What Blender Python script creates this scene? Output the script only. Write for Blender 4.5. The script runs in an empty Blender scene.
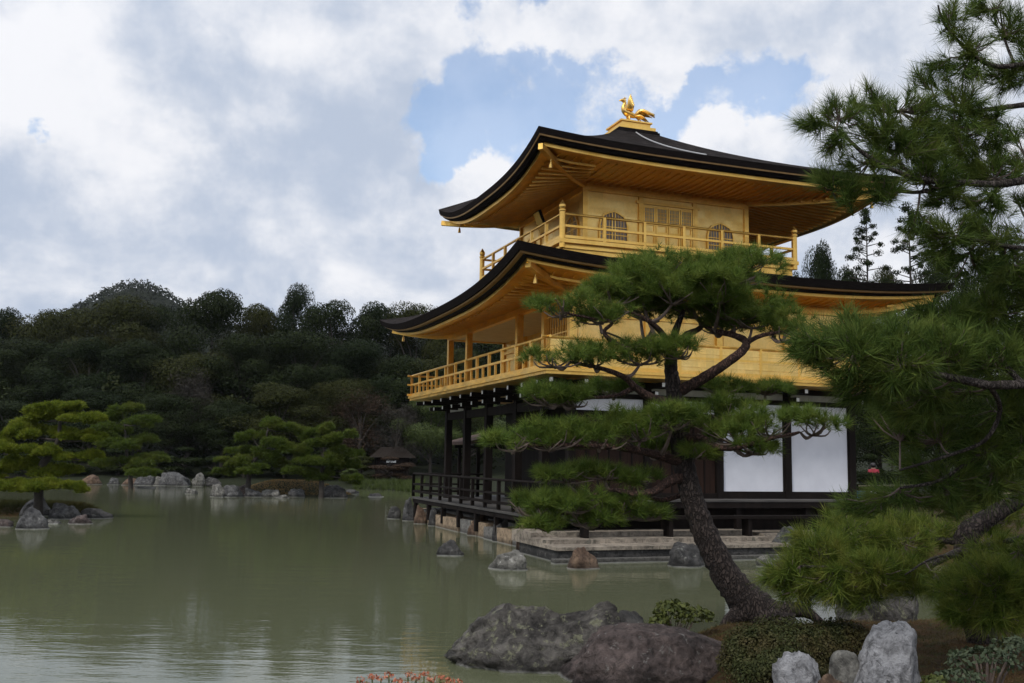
import bpy, math, random
import numpy as np
from mathutils import Vector, noise as mnoise
R = math.radians
C = bpy.context.scene.collection
SC = bpy.context.scene

# ------------------------------------------------------------------ camera, sky, sun, exposure
CAM_H, FPX, PITCH, ROLL = 2.2, 989.9, 6.82, 0.95
cam_d = bpy.data.cameras.new('camera'); cam = bpy.data.objects.new('camera', cam_d); C.objects.link(cam)
cam_d.sensor_width = 36.0; cam_d.lens = 36.0 * FPX / 1024.0
cam_d.clip_start = 0.1; cam_d.clip_end = 6000
_p, _r = R(PITCH), R(ROLL)
FW = Vector((0, math.cos(_p), math.sin(_p))); UP0 = Vector((0, -math.sin(_p), math.cos(_p))); RT0 = Vector((1, 0, 0))
RT = RT0 * math.cos(_r) + UP0 * math.sin(_r); UPV = UP0 * math.cos(_r) - RT0 * math.sin(_r)
from mathutils import Matrix
cam.matrix_world = Matrix(((RT.x, UPV.x, -FW.x, 0), (RT.y, UPV.y, -FW.y, 0), (RT.z, UPV.z, -FW.z, CAM_H), (0, 0, 0, 1)))
SC.camera = cam

SUN_EL, SUN_AZ = 50.0, 212.0        # azimuth clockwise from +Y: behind the camera, a little to the left
SUN_STRENGTH, SUN_ANGLE = 1.9, 10.0
SKY_STRENGTH = 0.15
EXPOSURE = 0.0
SC.view_settings.view_transform = 'Standard'; SC.view_settings.look = 'None'
SC.view_settings.exposure = EXPOSURE; SC.view_settings.gamma = 1.0; SC.view_settings.use_curve_mapping = False

def ray(px, py):
    d = FW + RT * ((px - 512) / FPX) - UPV * ((py - 341.5) / FPX)
    return d
def at(px, py, Y):
    d = ray(px, py); return Vector((0, 0, CAM_H)) + d * (Y / d.y)
def atz(px, py, z):
    d = ray(px, py); return Vector((0, 0, CAM_H)) + d * ((z - CAM_H) / d.z)

world = bpy.data.worlds.new('World'); SC.world = world; world.use_nodes = True
def build_world():
    nt = world.node_tree; N = nt.nodes; L = nt.links
    for n in list(N): N.remove(n)
    def node(t, **k):
        n = N.new(t)
        for a, b in k.items(): setattr(n, a, b)
        return n
    def math_(op, a, b=None, clamp=False):
        n = node('ShaderNodeMath', operation=op, use_clamp=clamp)
        for i, s in enumerate((a, b)):
            if s is None: continue
            if isinstance(s, (int, float)): n.inputs[i].default_value = s
            else: L.new(s, n.inputs[i])
        return n.outputs[0]
    def vmath(op, a, b):
        n = node('ShaderNodeVectorMath', operation=op)
        for i, s in enumerate((a, b)):
            if s is None: continue
            if isinstance(s, (tuple, list, Vector)): n.inputs[i].default_value = tuple(s)
            else: L.new(s, n.inputs[i])
        return n
    def smooth(x, a, b, lo=0.0, hi=1.0):
        n = node('ShaderNodeMapRange', interpolation_type='SMOOTHSTEP')
        L.new(x, n.inputs[0]); n.inputs[1].default_value = a; n.inputs[2].default_value = b
        n.inputs[3].default_value = lo; n.inputs[4].default_value = hi
        return n.outputs[0]
    def noise(vec, scale, detail, rough=0.55, dist=0.0):
        n = node('ShaderNodeTexNoise'); n.inputs['Scale'].default_value = scale; n.inputs['Detail'].default_value = detail
        n.inputs['Roughness'].default_value = rough; n.inputs['Distortion'].default_value = dist; L.new(vec, n.inputs['Vector'])
        return n
    sky = node('ShaderNodeTexSky', sky_type='NISHITA'); sky.sun_disc = False
    sky.sun_elevation = R(SUN_EL); sky.sun_rotation = R(SUN_AZ); sky.air_density = 1.0; sky.dust_density = 1.5; sky.ozone_density = 1.0
    tc = node('ShaderNodeTexCoord'); d0 = tc.outputs['Generated']
    # ragged edges
    nz = noise(d0, 7.0, 6.0, 0.6)
    off = vmath('MULTIPLY', vmath('SUBTRACT', nz.outputs['Color'], (0.5, 0.5, 0.5)).outputs[0], (0.15, 0.15, 0.15))
    d = vmath('ADD', d0, off.outputs[0]).outputs[0]
    sp = node('ShaderNodeSeparateXYZ'); L.new(d0, sp.inputs[0])
    zz = math_('MAXIMUM', math_('ADD', sp.outputs[2], 0.22), 0.05)
    pl = node('ShaderNodeCombineXYZ'); L.new(math_('DIVIDE', sp.outputs[0], zz), pl.inputs[0]); L.new(math_('DIVIDE', sp.outputs[1], zz), pl.inputs[1])
    def blobs(lst):
        acc = None
        for (px, py, r) in lst:
            c = ray(px, py).normalized()
            dist = vmath('DISTANCE', d, tuple(c)).outputs['Value']
            s = smooth(dist, 0.0, r * 1.5 / FPX, 1.0, 0.0)
            acc = s if acc is None else math_('ADD', acc, s)
        return math_('MINIMUM', acc, 1.0)
    gaps = blobs([(415, 105, 34), (450, 125, 48), (500, 105, 52), (530, 135, 40), (560, 112, 46), (605, 105, 38), (650, 104, 34), (685, 118, 26), (735, 78, 40), (775, 92, 32), (705, 84, 22), (484, 4, 36), (545, 4, 24), (46, 120, 16), (440, 165, 26), (600, 135, 30)])
    cn = noise(pl.outputs[0], 1.7, 8.0, 0.58)
    rag = noise(d0, 22.0, 7.0, 0.65)
    cover0 = math_('ADD', math_('SUBTRACT', cn.outputs['Fac'], math_('MULTIPLY', gaps, 0.50)), 0.24)
    cover = math_('ADD', cover0, math_('MULTIPLY', math_('SUBTRACT', rag.outputs['Fac'], 0.5), 0.85))
    cmask = smooth(cover, 0.26, 0.54, 0.26, 1.0)
    # light and grey parts of the cloud deck
    bright = blobs([(150, 140, 70), (60, 95, 60), (35, 40, 60), (645, 45, 70), (575, 55, 60), (490, 175, 50), (430, 215, 60), (140, 190, 50), (700, 130, 60), (560, 160, 40), (610, 135, 25), (230, 270, 45), (840, 90, 50)])
    grey = blobs([(330, 130, 110), (310, 190, 90), (90, 235, 90), (215, 90, 70), (240, 230, 90), (380, 40, 70), (860, 40, 90), (420, 265, 60), (900, 180, 70), (20, 180, 50)])
    bn = noise(pl.outputs[0], 2.6, 7.0, 0.55, 0.3)
    fine = noise(d0, 16.0, 6.0, 0.6)
    tone = math_('ADD', math_('MULTIPLY', math_('SUBTRACT', bn.outputs['Fac'], 0.5), 1.5), 0.5)
    midn = noise(d0, 8.0, 7.0, 0.6, 0.4)
    tone = math_('ADD', tone, math_('MULTIPLY', math_('SUBTRACT', midn.outputs['Fac'], 0.5), 1.25))
    tone = math_('ADD', tone, math_('MULTIPLY', math_('SUBTRACT', fine.outputs['Fac'], 0.5), 1.35))
    tone = math_('ADD', tone, math_('MULTIPLY', bright, 0.34)); tone = math_('SUBTRACT', tone, math_('MULTIPLY', grey, 0.30))
    tone = smooth(tone, -0.05, 1.0)
    mixc = node('ShaderNodeMix', data_type='RGBA'); L.new(tone, mixc.inputs['Factor'])
    k = 1.0 / SKY_STRENGTH
    mixc.inputs['A'].default_value = (0.50 * k, 0.575 * k, 0.71 * k, 1); mixc.inputs['B'].default_value = (0.92 * k, 0.93 * k, 0.97 * k, 1)
    # clouds on the sun's side of the sky are brighter than those opposite
    glow = vmath('DOT_PRODUCT', d0, tuple(SUN_DIR)).outputs['Value']
    lit = node('ShaderNodeMix', data_type='RGBA', blend_type='MULTIPLY'); lit.inputs['Factor'].default_value = 1.0
    L.new(mixc.outputs['Result'], lit.inputs['A']); L.new(smooth(glow, -0.2, 0.95, 1.0, 1.35), lit.inputs['B'])
    hs = node('ShaderNodeMix', data_type='RGBA', blend_type='MULTIPLY'); hs.inputs['Factor'].default_value = 1.0
    L.new(sky.outputs[0], hs.inputs['A']); hs.inputs['B'].default_value = SKYTINT
    mix = node('ShaderNodeMix', data_type='RGBA'); L.new(cmask, mix.inputs['Factor']); L.new(hs.outputs['Result'], mix.inputs['A']); L.new(lit.outputs['Result'], mix.inputs['B'])
    bg = node('ShaderNodeBackground'); bg.inputs['Strength'].default_value = SKY_STRENGTH; L.new(mix.outputs['Result'], bg.inputs['Color'])
    out = node('ShaderNodeOutputWorld'); L.new(bg.outputs[0], out.inputs['Surface'])
SUN_DIR = Vector((math.sin(R(SUN_AZ)) * math.cos(R(SUN_EL)), math.cos(R(SUN_AZ)) * math.cos(R(SUN_EL)), math.sin(R(SUN_EL))))
SKYTINT = (1.35, 1.35, 1.35, 1)
build_world()
sun_d = bpy.data.lights.new('sun', 'SUN'); sun = bpy.data.objects.new('sun', sun_d); C.objects.link(sun)
sun_d.energy = SUN_STRENGTH; sun_d.angle = R(SUN_ANGLE); sun_d.color = (1.0, 0.95, 0.88)
sd = Vector((math.sin(R(SUN_AZ)) * math.cos(R(SUN_EL)), math.cos(R(SUN_AZ)) * math.cos(R(SUN_EL)), math.sin(R(SUN_EL))))
sun.rotation_euler = sd.to_track_quat('Z', 'Y').to_euler()

# ------------------------------------------------------------------ materials
def new_mat(name):
    m = bpy.data.materials.new(name); m.use_nodes = True
    return m, m.node_tree, m.node_tree.nodes['Principled BSDF']
def ramp2(nt, fac, c1, c2, a=0.3, b=0.7):
    r = nt.nodes.new('ShaderNodeValToRGB'); nt.links.new(fac, r.inputs[0])
    r.color_ramp.elements[0].position = a; r.color_ramp.elements[1].position = b
    r.color_ramp.elements[0].color = (*c1, 1); r.color_ramp.elements[1].color = (*c2, 1)
    return r.outputs[0]
def tex_noise(nt, scale, detail=5, rough=0.55, coord='Object', stretch=None, dist=0.0):
    tc = nt.nodes.new('ShaderNodeTexCoord'); v = tc.outputs[coord]
    if stretch:
        mp = nt.nodes.new('ShaderNodeMapping'); mp.inputs['Scale'].default_value = stretch; nt.links.new(v, mp.inputs[0]); v = mp.outputs[0]
    n = nt.nodes.new('ShaderNodeTexNoise'); n.inputs['Scale'].default_value = scale; n.inputs['Detail'].default_value = detail
    n.inputs['Roughness'].default_value = rough; n.inputs['Distortion'].default_value = dist; nt.links.new(v, n.inputs['Vector'])
    return n.outputs['Fac']
def add_bump(nt, bsdf, h, strength, dist=0.02):
    b = nt.nodes.new('ShaderNodeBump'); b.inputs['Strength'].default_value = strength; b.inputs['Distance'].default_value = dist
    nt.links.new(h, b.inputs['Height']); nt.links.new(b.outputs[0], bsdf.inputs['Normal'])
def mixcol(nt, fac, a, b, mode='MIX'):
    m = nt.nodes.new('ShaderNodeMix'); m.data_type = 'RGBA'; m.blend_type = mode
    for key, s in (('Factor', fac), ('A', a), ('B', b)):
        if isinstance(s, (int, float)): m.inputs[key].default_value = s
        elif isinstance(s, tuple): m.inputs[key].default_value = (*s[:3], 1)
        else: nt.links.new(s, m.inputs[key])
    return m.outputs['Result']
def mat_noise(name, c1, c2, scale, rough=0.7, metallic=0.0, bump=0.0, bdist=0.02, stretch=None, detail=6, spec=0.5, rvar=0.0):
    m, nt, b = new_mat(name)
    f = tex_noise(nt, scale, detail, stretch=stretch)
    nt.links.new(ramp2(nt, f, c1, c2), b.inputs['Base Color'])
    b.inputs['Roughness'].default_value = rough; b.inputs['Metallic'].default_value = metallic; b.inputs['Specular IOR Level'].default_value = spec
    if rvar:
        mr = nt.nodes.new('ShaderNodeMapRange'); nt.links.new(f, mr.inputs[0]); mr.inputs[3].default_value = rough - rvar; mr.inputs[4].default_value = rough + rvar
        nt.links.new(mr.outputs[0], b.inputs['Roughness'])
    if bump: add_bump(nt, b, tex_noise(nt, scale * 3, 6, stretch=stretch), bump, bdist)
    return m
def mat_leaf(name, c1, c2, c3=None, transl=0.25, nscale=0.6, rough=0.55, spec=0.25):
    m, nt, b = new_mat(name)
    g = nt.nodes.new('ShaderNodeNewGeometry')
    col = mixcol(nt, g.outputs['Random Per Island'], c1, c2)
    if c3:
        f = tex_noise(nt, nscale, 4)
        mr = nt.nodes.new('ShaderNodeMapRange'); nt.links.new(f, mr.inputs[0]); mr.inputs[1].default_value = 0.45; mr.inputs[2].default_value = 0.7
        col = mixcol(nt, mr.outputs[0], col, c3)
    nt.links.new(col, b.inputs['Base Color']); b.inputs['Roughness'].default_value = rough; b.inputs['Specular IOR Level'].default_value = spec
    if transl:
        t = nt.nodes.new('ShaderNodeBsdfTranslucent'); nt.links.new(col, t.inputs['Color'])
        mx = nt.nodes.new('ShaderNodeMixShader'); mx.inputs[0].default_value = transl
        nt.links.new(b.outputs[0], mx.inputs[1]); nt.links.new(t.outputs[0], mx.inputs[2])
        nt.links.new(mx.outputs[0], nt.nodes['Material Output'].inputs['Surface'])
    return m
def mat_rock(name, c1, c2, lichen, scale=3.0, lich_amt=0.6, bump=0.8):
    m, nt, b = new_mat(name)
    f = tex_noise(nt, scale, 8, 0.65)
    col = ramp2(nt, f, c1, c2, 0.35, 0.65)
    f2 = tex_noise(nt, scale * 2.7, 6, 0.7, dist=0.5)
    mr = nt.nodes.new('ShaderNodeMapRange'); nt.links.new(f2, mr.inputs[0]); mr.inputs[1].default_value = lich_amt; mr.inputs[2].default_value = lich_amt + 0.06
    col = mixcol(nt, mr.outputs[0], col, lichen)
    f3 = tex_noise(nt, scale * 3.6, 9, 0.72, dist=0.6)
    mr3 = nt.nodes.new('ShaderNodeMapRange'); nt.links.new(f3, mr3.inputs[0]); mr3.inputs[1].default_value = 0.36; mr3.inputs[2].default_value = 0.56; mr3.inputs[3].default_value = 0.35
    col = mixcol(nt, 1.0, col, mr3.outputs[0], 'MULTIPLY')
    # dark wet band and thin pale line just above the water level
    gp = nt.nodes.new('ShaderNodeNewGeometry'); sx = nt.nodes.new('ShaderNodeSeparateXYZ'); nt.links.new(gp.outputs['Position'], sx.inputs[0])
    wet = nt.nodes.new('ShaderNodeMapRange'); nt.links.new(sx.outputs[2], wet.inputs[0]); wet.inputs[1].default_value = 0.05; wet.inputs[2].default_value = 0.16; wet.inputs[3].default_value = 0.45; wet.inputs[4].default_value = 1.0
    col = mixcol(nt, 1.0, col, wet.outputs[0], 'MULTIPLY')
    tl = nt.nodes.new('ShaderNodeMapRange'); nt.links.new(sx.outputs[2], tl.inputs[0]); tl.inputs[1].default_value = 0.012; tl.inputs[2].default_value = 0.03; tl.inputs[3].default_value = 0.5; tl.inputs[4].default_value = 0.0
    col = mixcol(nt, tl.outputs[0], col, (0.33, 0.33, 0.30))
    nt.links.new(col, b.inputs['Base Color']); b.inputs['Roughness'].default_value = 0.85; b.inputs['Specular IOR Level'].default_value = 0.3
    ad = nt.nodes.new('ShaderNodeMath'); ad.operation = 'ADD'; nt.links.new(f, ad.inputs[0]); nt.links.new(f3, ad.inputs[1])
    add_bump(nt, b, ad.outputs[0], bump, 0.10)
    return m
def mat_plain(name, c, rough=0.6, metallic=0.0, spec=0.5):
    return mat_noise(name, tuple(x * 0.88 for x in c), tuple(min(1, x * 1.1) for x in c), 4.0, rough, metallic, spec=spec)

M = {}
def gold(name, c1, c2, rough, met, planks=None):
    m, nt, b = new_mat(name)
    f = tex_noise(nt, 2.2, 7, 0.6)
    col = ramp2(nt, f, c1, c2)
    g = tex_noise(nt, 14.0, 4, 0.6)
    mr = nt.nodes.new('ShaderNodeMapRange'); nt.links.new(g, mr.inputs[0]); mr.inputs[3].default_value = 0.8; mr.inputs[4].default_value = 1.12
    col = mixcol(nt, 1.0, col, mr.outputs[0], 'MULTIPLY')
    # squares of gold leaf: slight tone and sheen differences from sheet to sheet
    tcg = nt.nodes.new('ShaderNodeTexCoord'); sn = nt.nodes.new('ShaderNodeVectorMath'); sn.operation = 'SNAP'; nt.links.new(tcg.outputs['Object'], sn.inputs[0]); sn.inputs[1].default_value = (0.23, 0.23, 0.23)
    wn = nt.nodes.new('ShaderNodeTexWhiteNoise'); nt.links.new(sn.outputs[0], wn.inputs['Vector'])
    ml = nt.nodes.new('ShaderNodeMapRange'); nt.links.new(wn.outputs['Value'], ml.inputs[0]); ml.inputs[3].default_value = 0.90; ml.inputs[4].default_value = 1.06
    col = mixcol(nt, 1.0, col, ml.outputs[0], 'MULTIPLY')
    rr = nt.nodes.new('ShaderNodeMapRange'); nt.links.new(wn.outputs['Value'], rr.inputs[0]); rr.inputs[3].default_value = rough - 0.08; rr.inputs[4].default_value = rough + 0.10
    nt.links.new(rr.outputs[0], b.inputs['Roughness'])
    b.inputs['Metallic'].default_value = met
    nt.links.new(col, b.inputs['Base Color'])
    if planks:
        tc = nt.nodes.new('ShaderNodeTexCoord'); w = nt.nodes.new('ShaderNodeTexWave'); w.wave_type = 'BANDS'; w.bands_direction = planks[0]; w.wave_profile = 'SAW'
        w.inputs['Scale'].default_value = planks[1]; w.inputs['Distortion'].default_value = 0.0; nt.links.new(tc.outputs['Object'], w.inputs['Vector'])
        add_bump(nt, b, w.outputs['Fac'], 0.35, 0.02)
    else: add_bump(nt, b, f, 0.25, 0.02)
    return m
GA, GB = (0.80, 0.47, 0.095), (0.92, 0.60, 0.17)
M['gold'] = gold('gold_leaf', GA, GB, 0.40, 0.88)
M['gold_wall'] = gold('gold_leaf_boards', (0.86, 0.56, 0.15), (0.95, 0.68, 0.25), 0.40, 0.78, ('Z', 0.95))
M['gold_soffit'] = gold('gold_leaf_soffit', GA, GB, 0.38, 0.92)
M['gold_cast'] = gold('gold_cast', (0.75, 0.46, 0.11), (0.9, 0.6, 0.2), 0.3, 0.85)
def mat_roof():
    m, nt, b = new_mat('cypress_bark_roof')
    f = tex_noise(nt, 3.0, 8, 0.7, stretch=(1, 1, 3)); g = tex_noise(nt, 26.0, 5, 0.7, stretch=(1, 1, 2)); p = tex_noise(nt, 0.9, 5, 0.6)
    col = ramp2(nt, f, (0.008, 0.007, 0.007), (0.050, 0.043, 0.041), 0.32, 0.74)
    mr = nt.nodes.new('ShaderNodeMapRange'); nt.links.new(g, mr.inputs[0]); mr.inputs[1].default_value = 0.3; mr.inputs[2].default_value = 0.7; mr.inputs[3].default_value = 0.35; mr.inputs[4].default_value = 1.8
    col = mixcol(nt, 1.0, col, mr.outputs[0], 'MULTIPLY')
    mp = nt.nodes.new('ShaderNodeMapRange'); nt.links.new(p, mp.inputs[0]); mp.inputs[1].default_value = 0.55; mp.inputs[2].default_value = 0.75; mp.inputs[4].default_value = 0.5
    col = mixcol(nt, mp.outputs[0], col, (0.045, 0.036, 0.026))
    nt.links.new(col, b.inputs['Base Color']); b.inputs['Roughness'].default_value = 1.0; b.inputs['Specular IOR Level'].default_value = 0.04
    tc = nt.nodes.new('ShaderNodeTexCoord'); w = nt.nodes.new('ShaderNodeTexWave'); w.wave_type = 'BANDS'; w.bands_direction = 'Z'; w.wave_profile = 'SAW'; w.inputs['Scale'].default_value = 4.5; w.inputs['Distortion'].default_value = 1.2; w.inputs['Detail'].default_value = 3; nt.links.new(tc.outputs['Object'], w.inputs['Vector'])
    ad = nt.nodes.new('ShaderNodeMath'); ad.operation = 'ADD'; nt.links.new(w.outputs['Fac'], ad.inputs[0]); nt.links.new(g, ad.inputs[1]); add_bump(nt, b, ad.outputs[0], 0.9, 0.06)
    return m
M['bark_roof'] = mat_roof()
M['eave_board'] = mat_noise('eave_board', (0.24, 0.14, 0.055), (0.34, 0.21, 0.085), 5.0, 0.6, 0.2, spec=0.3)
M['roof_edge'] = mat_noise('cypress_bark_edge', (0.006, 0.005, 0.005), (0.018, 0.014, 0.013), 6.0, 1.0, bump=0.6, stretch=(1, 1, 9), spec=0.04)
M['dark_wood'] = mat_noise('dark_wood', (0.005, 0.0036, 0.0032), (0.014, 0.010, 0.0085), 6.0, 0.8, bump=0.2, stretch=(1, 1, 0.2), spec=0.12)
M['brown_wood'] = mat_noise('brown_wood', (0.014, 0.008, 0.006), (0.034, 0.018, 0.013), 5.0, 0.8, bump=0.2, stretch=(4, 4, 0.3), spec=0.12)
M['grey_wood'] = mat_noise('weathered_wood', (0.03, 0.028, 0.026), (0.08, 0.073, 0.066), 5.0, 0.8, bump=0.3, stretch=(0.3, 0.3, 3))
M['white_panel'] = mat_noise('white_paper', (0.58, 0.59, 0.64), (0.68, 0.69, 0.74), 1.6, 0.85, spec=0.2)
M['plaster'] = mat_noise('aged_plaster', (0.30, 0.30, 0.26), (0.42, 0.42, 0.37), 3.0, 0.9, spec=0.2)
M['white_paint'] = mat_plain('white_paint', (0.75, 0.75, 0.73), 0.7)
M['lattice_dark'] = mat_plain('window_lattice', (0.24, 0.22, 0.22), 0.6)
M['ceiling'] = mat_plain('pale_ceiling', (0.55, 0.50, 0.42), 0.8)
M['cable'] = mat_plain('cable_metal', (0.45, 0.45, 0.45), 0.5, 0.3)
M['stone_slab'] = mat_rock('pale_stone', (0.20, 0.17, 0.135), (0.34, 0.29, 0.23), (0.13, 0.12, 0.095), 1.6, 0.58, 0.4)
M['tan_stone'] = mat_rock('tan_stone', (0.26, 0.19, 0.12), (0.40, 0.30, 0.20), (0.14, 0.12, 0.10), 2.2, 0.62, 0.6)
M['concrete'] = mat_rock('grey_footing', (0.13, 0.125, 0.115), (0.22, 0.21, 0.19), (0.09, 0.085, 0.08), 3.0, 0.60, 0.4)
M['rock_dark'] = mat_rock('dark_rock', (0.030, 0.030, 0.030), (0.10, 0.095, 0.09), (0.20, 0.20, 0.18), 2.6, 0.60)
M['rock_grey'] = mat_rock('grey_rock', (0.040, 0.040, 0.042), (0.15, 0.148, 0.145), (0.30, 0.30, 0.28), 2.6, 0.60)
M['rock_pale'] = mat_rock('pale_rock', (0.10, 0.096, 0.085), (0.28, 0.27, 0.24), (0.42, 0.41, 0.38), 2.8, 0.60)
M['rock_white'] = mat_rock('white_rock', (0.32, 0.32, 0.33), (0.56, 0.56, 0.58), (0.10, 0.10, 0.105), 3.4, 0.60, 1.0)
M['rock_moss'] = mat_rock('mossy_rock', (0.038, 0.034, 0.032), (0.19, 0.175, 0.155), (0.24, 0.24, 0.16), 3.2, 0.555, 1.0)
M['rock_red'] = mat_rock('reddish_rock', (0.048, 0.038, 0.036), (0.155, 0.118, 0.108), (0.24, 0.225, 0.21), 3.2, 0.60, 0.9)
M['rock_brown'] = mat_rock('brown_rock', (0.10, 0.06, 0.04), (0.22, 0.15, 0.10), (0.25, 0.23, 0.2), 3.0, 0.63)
M['needles'] = mat_leaf('pine_needles', (0.042, 0.085, 0.014), (0.145, 0.205, 0.036), (0.16, 0.20, 0.036), 0.30, 5.0, spec=0.12)
M['needles_near'] = mat_leaf('pine_needles_near', (0.026, 0.056, 0.012), (0.120, 0.175, 0.036), (0.14, 0.175, 0.036), 0.28, 6.0, spec=0.10)
M['needles_low'] = mat_leaf('pine_needles_low', (0.036, 0.070, 0.010), (0.150, 0.195, 0.032), (0.19, 0.20, 0.040), 0.28, 6.0, spec=0.10)
M['needles_yellow'] = mat_leaf('pine_needles_yellow', (0.058, 0.092, 0.010), (0.18, 0.215, 0.024), (0.20, 0.22, 0.026), 0.22, 2.0, spec=0.08)
M['needles_mid'] = mat_leaf('pine_needles_mid', (0.040, 0.068, 0.010), (0.095, 0.13, 0.020), (0.105, 0.125, 0.022), 0.2, 0.8, spec=0.1)
M['leaf_dark'] = mat_leaf('leaf_dark', (0.0080, 0.0133, 0.0048), (0.0213, 0.0306, 0.0088), (0.0267, 0.0306, 0.0095), 0.06, 0.35, spec=0.05)
M['leaf_olive'] = mat_leaf('leaf_olive', (0.0151, 0.0195, 0.0055), (0.0374, 0.0416, 0.0103), (0.0463, 0.0406, 0.0119), 0.06, 0.35, spec=0.05)
M['leaf_blue'] = mat_leaf('leaf_blue', (0.0069, 0.0120, 0.0046), (0.0189, 0.0287, 0.0099), None, 0.06, spec=0.05)
M['leaf_grey'] = mat_leaf('leaf_grey', (0.0248, 0.0222, 0.0190), (0.0511, 0.0454, 0.0387), None, 0.0, spec=0.05)
M['leaf_rust'] = mat_leaf('leaf_rust', (0.0257, 0.0172, 0.0112), (0.0558, 0.0369, 0.0248), None, 0.0, spec=0.05)
M['leaf_green'] = mat_leaf('leaf_green', (0.030, 0.050, 0.010), (0.080, 0.105, 0.022), None, 0.15)
M['leaf_hill'] = mat_leaf('leaf_hill', (0.0096, 0.0136, 0.0080), (0.0224, 0.0280, 0.0152), None, 0.0, spec=0.03)
M['leaf_shrub'] = mat_leaf('leaf_shrub', (0.020, 0.027, 0.009), (0.056, 0.062, 0.021), (0.072, 0.055, 0.024), 0.12, 3.0, spec=0.1)
M['leaf_azalea'] = mat_leaf('leaf_azalea', (0.045, 0.060, 0.014), (0.12, 0.135, 0.036), None, 0.25)
M['leaf_ground'] = mat_leaf('leaf_ground', (0.026, 0.042, 0.020), (0.075, 0.095, 0.05), None, 0.2)
M['petal'] = mat_leaf('orange_petals', (0.38, 0.10, 0.05), (0.52, 0.22, 0.13), None, 0.3)
M['stem'] = mat_plain('green_stem', (0.10, 0.11, 0.03), 0.7)
M['twig'] = mat_noise('twig_bark', (0.07, 0.05, 0.04), (0.16, 0.12, 0.10), 12.0, 0.85)
M['trunk_dark'] = mat_noise('trunk_dark', (0.020, 0.016, 0.013), (0.05, 0.042, 0.035), 5.0, 0.9, bump=0.5)
def bark(name, c1, c2, crack, scale):
    m, nt, b = new_mat(name)
    tc = nt.nodes.new('ShaderNodeTexCoord'); mp = nt.nodes.new('ShaderNodeMapping'); mp.inputs['Scale'].default_value = (1, 1, 0.42)
    nt.links.new(tc.outputs['Object'], mp.inputs[0])
    nn = nt.nodes.new('ShaderNodeTexNoise'); nn.inputs['Scale'].default_value = scale * 0.7; nn.inputs['Detail'].default_value = 5; nt.links.new(mp.outputs[0], nn.inputs['Vector'])
    vm = nt.nodes.new('ShaderNodeVectorMath'); vm.operation = 'MULTIPLY_ADD'; nt.links.new(nn.outputs['Color'], vm.inputs[0]); vm.inputs[1].default_value = (0.09,) * 3; nt.links.new(mp.outputs[0], vm.inputs[2])
    v = nt.nodes.new('ShaderNodeTexVoronoi'); v.feature = 'DISTANCE_TO_EDGE'; v.inputs['Scale'].default_value = scale; nt.links.new(vm.outputs[0], v.inputs['Vector'])
    mr = nt.nodes.new('ShaderNodeMapRange'); nt.links.new(v.outputs['Distance'], mr.inputs[0]); mr.inputs[1].default_value = 0.02; mr.inputs[2].default_value = 0.20
    f = tex_noise(nt, 9, 6, 0.65)
    col = mixcol(nt, mr.outputs[0], crack, ramp2(nt, f, c1, c2))
    nt.links.new(col, b.inputs['Base Color']); b.inputs['Roughness'].default_value = 0.9; b.inputs['Specular IOR Level'].default_value = 0.25
    sm = nt.nodes.new('ShaderNodeMath'); sm.operation = 'MULTIPLY_ADD'; nt.links.new(f, sm.inputs[0]); sm.inputs[1].default_value = 0.35; nt.links.new(mr.outputs[0], sm.inputs[2])
    add_bump(nt, b, sm.outputs[0], 0.9, 0.035)
    return m
M['pine_bark'] = bark('pine_bark', (0.030, 0.023, 0.020), (0.078, 0.060, 0.053), (0.022, 0.0165, 0.015), 26)
M['pine_branch'] = bark('pine_branch', (0.060, 0.034, 0.027), (0.155, 0.088, 0.068), (0.030, 0.019, 0.016), 40)
M['branch_grey'] = bark('branch_grey', (0.055, 0.044, 0.038), (0.13, 0.11, 0.098), (0.030, 0.024, 0.021), 40)
M['skin'] = mat_plain('skin', (0.45, 0.29, 0.21), 0.6)
M['red_cloth'] = mat_plain('red_cloth', (0.28, 0.02, 0.04), 0.8)
M['navy_cloth'] = mat_plain('navy_cloth', (0.03, 0.03, 0.05), 0.8)
M['blue_cloth'] = mat_plain('blue_cloth', (0.05, 0.16, 0.30), 0.8)
M['black_hair'] = mat_plain('black_hair', (0.012, 0.010, 0.010), 0.5)
M['bamboo'] = mat_plain('pale_bamboo', (0.26, 0.22, 0.15), 0.6)
M['thatch'] = mat_noise('thatch', (0.014, 0.012, 0.010), (0.035, 0.028, 0.024), 8.0, 1.0, bump=0.4, spec=0.03)
M['roof_brown'] = mat_noise('brown_shingles', (0.05, 0.034, 0.030), (0.11, 0.08, 0.07), 7.0, 0.95, bump=0.4, spec=0.05)

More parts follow.
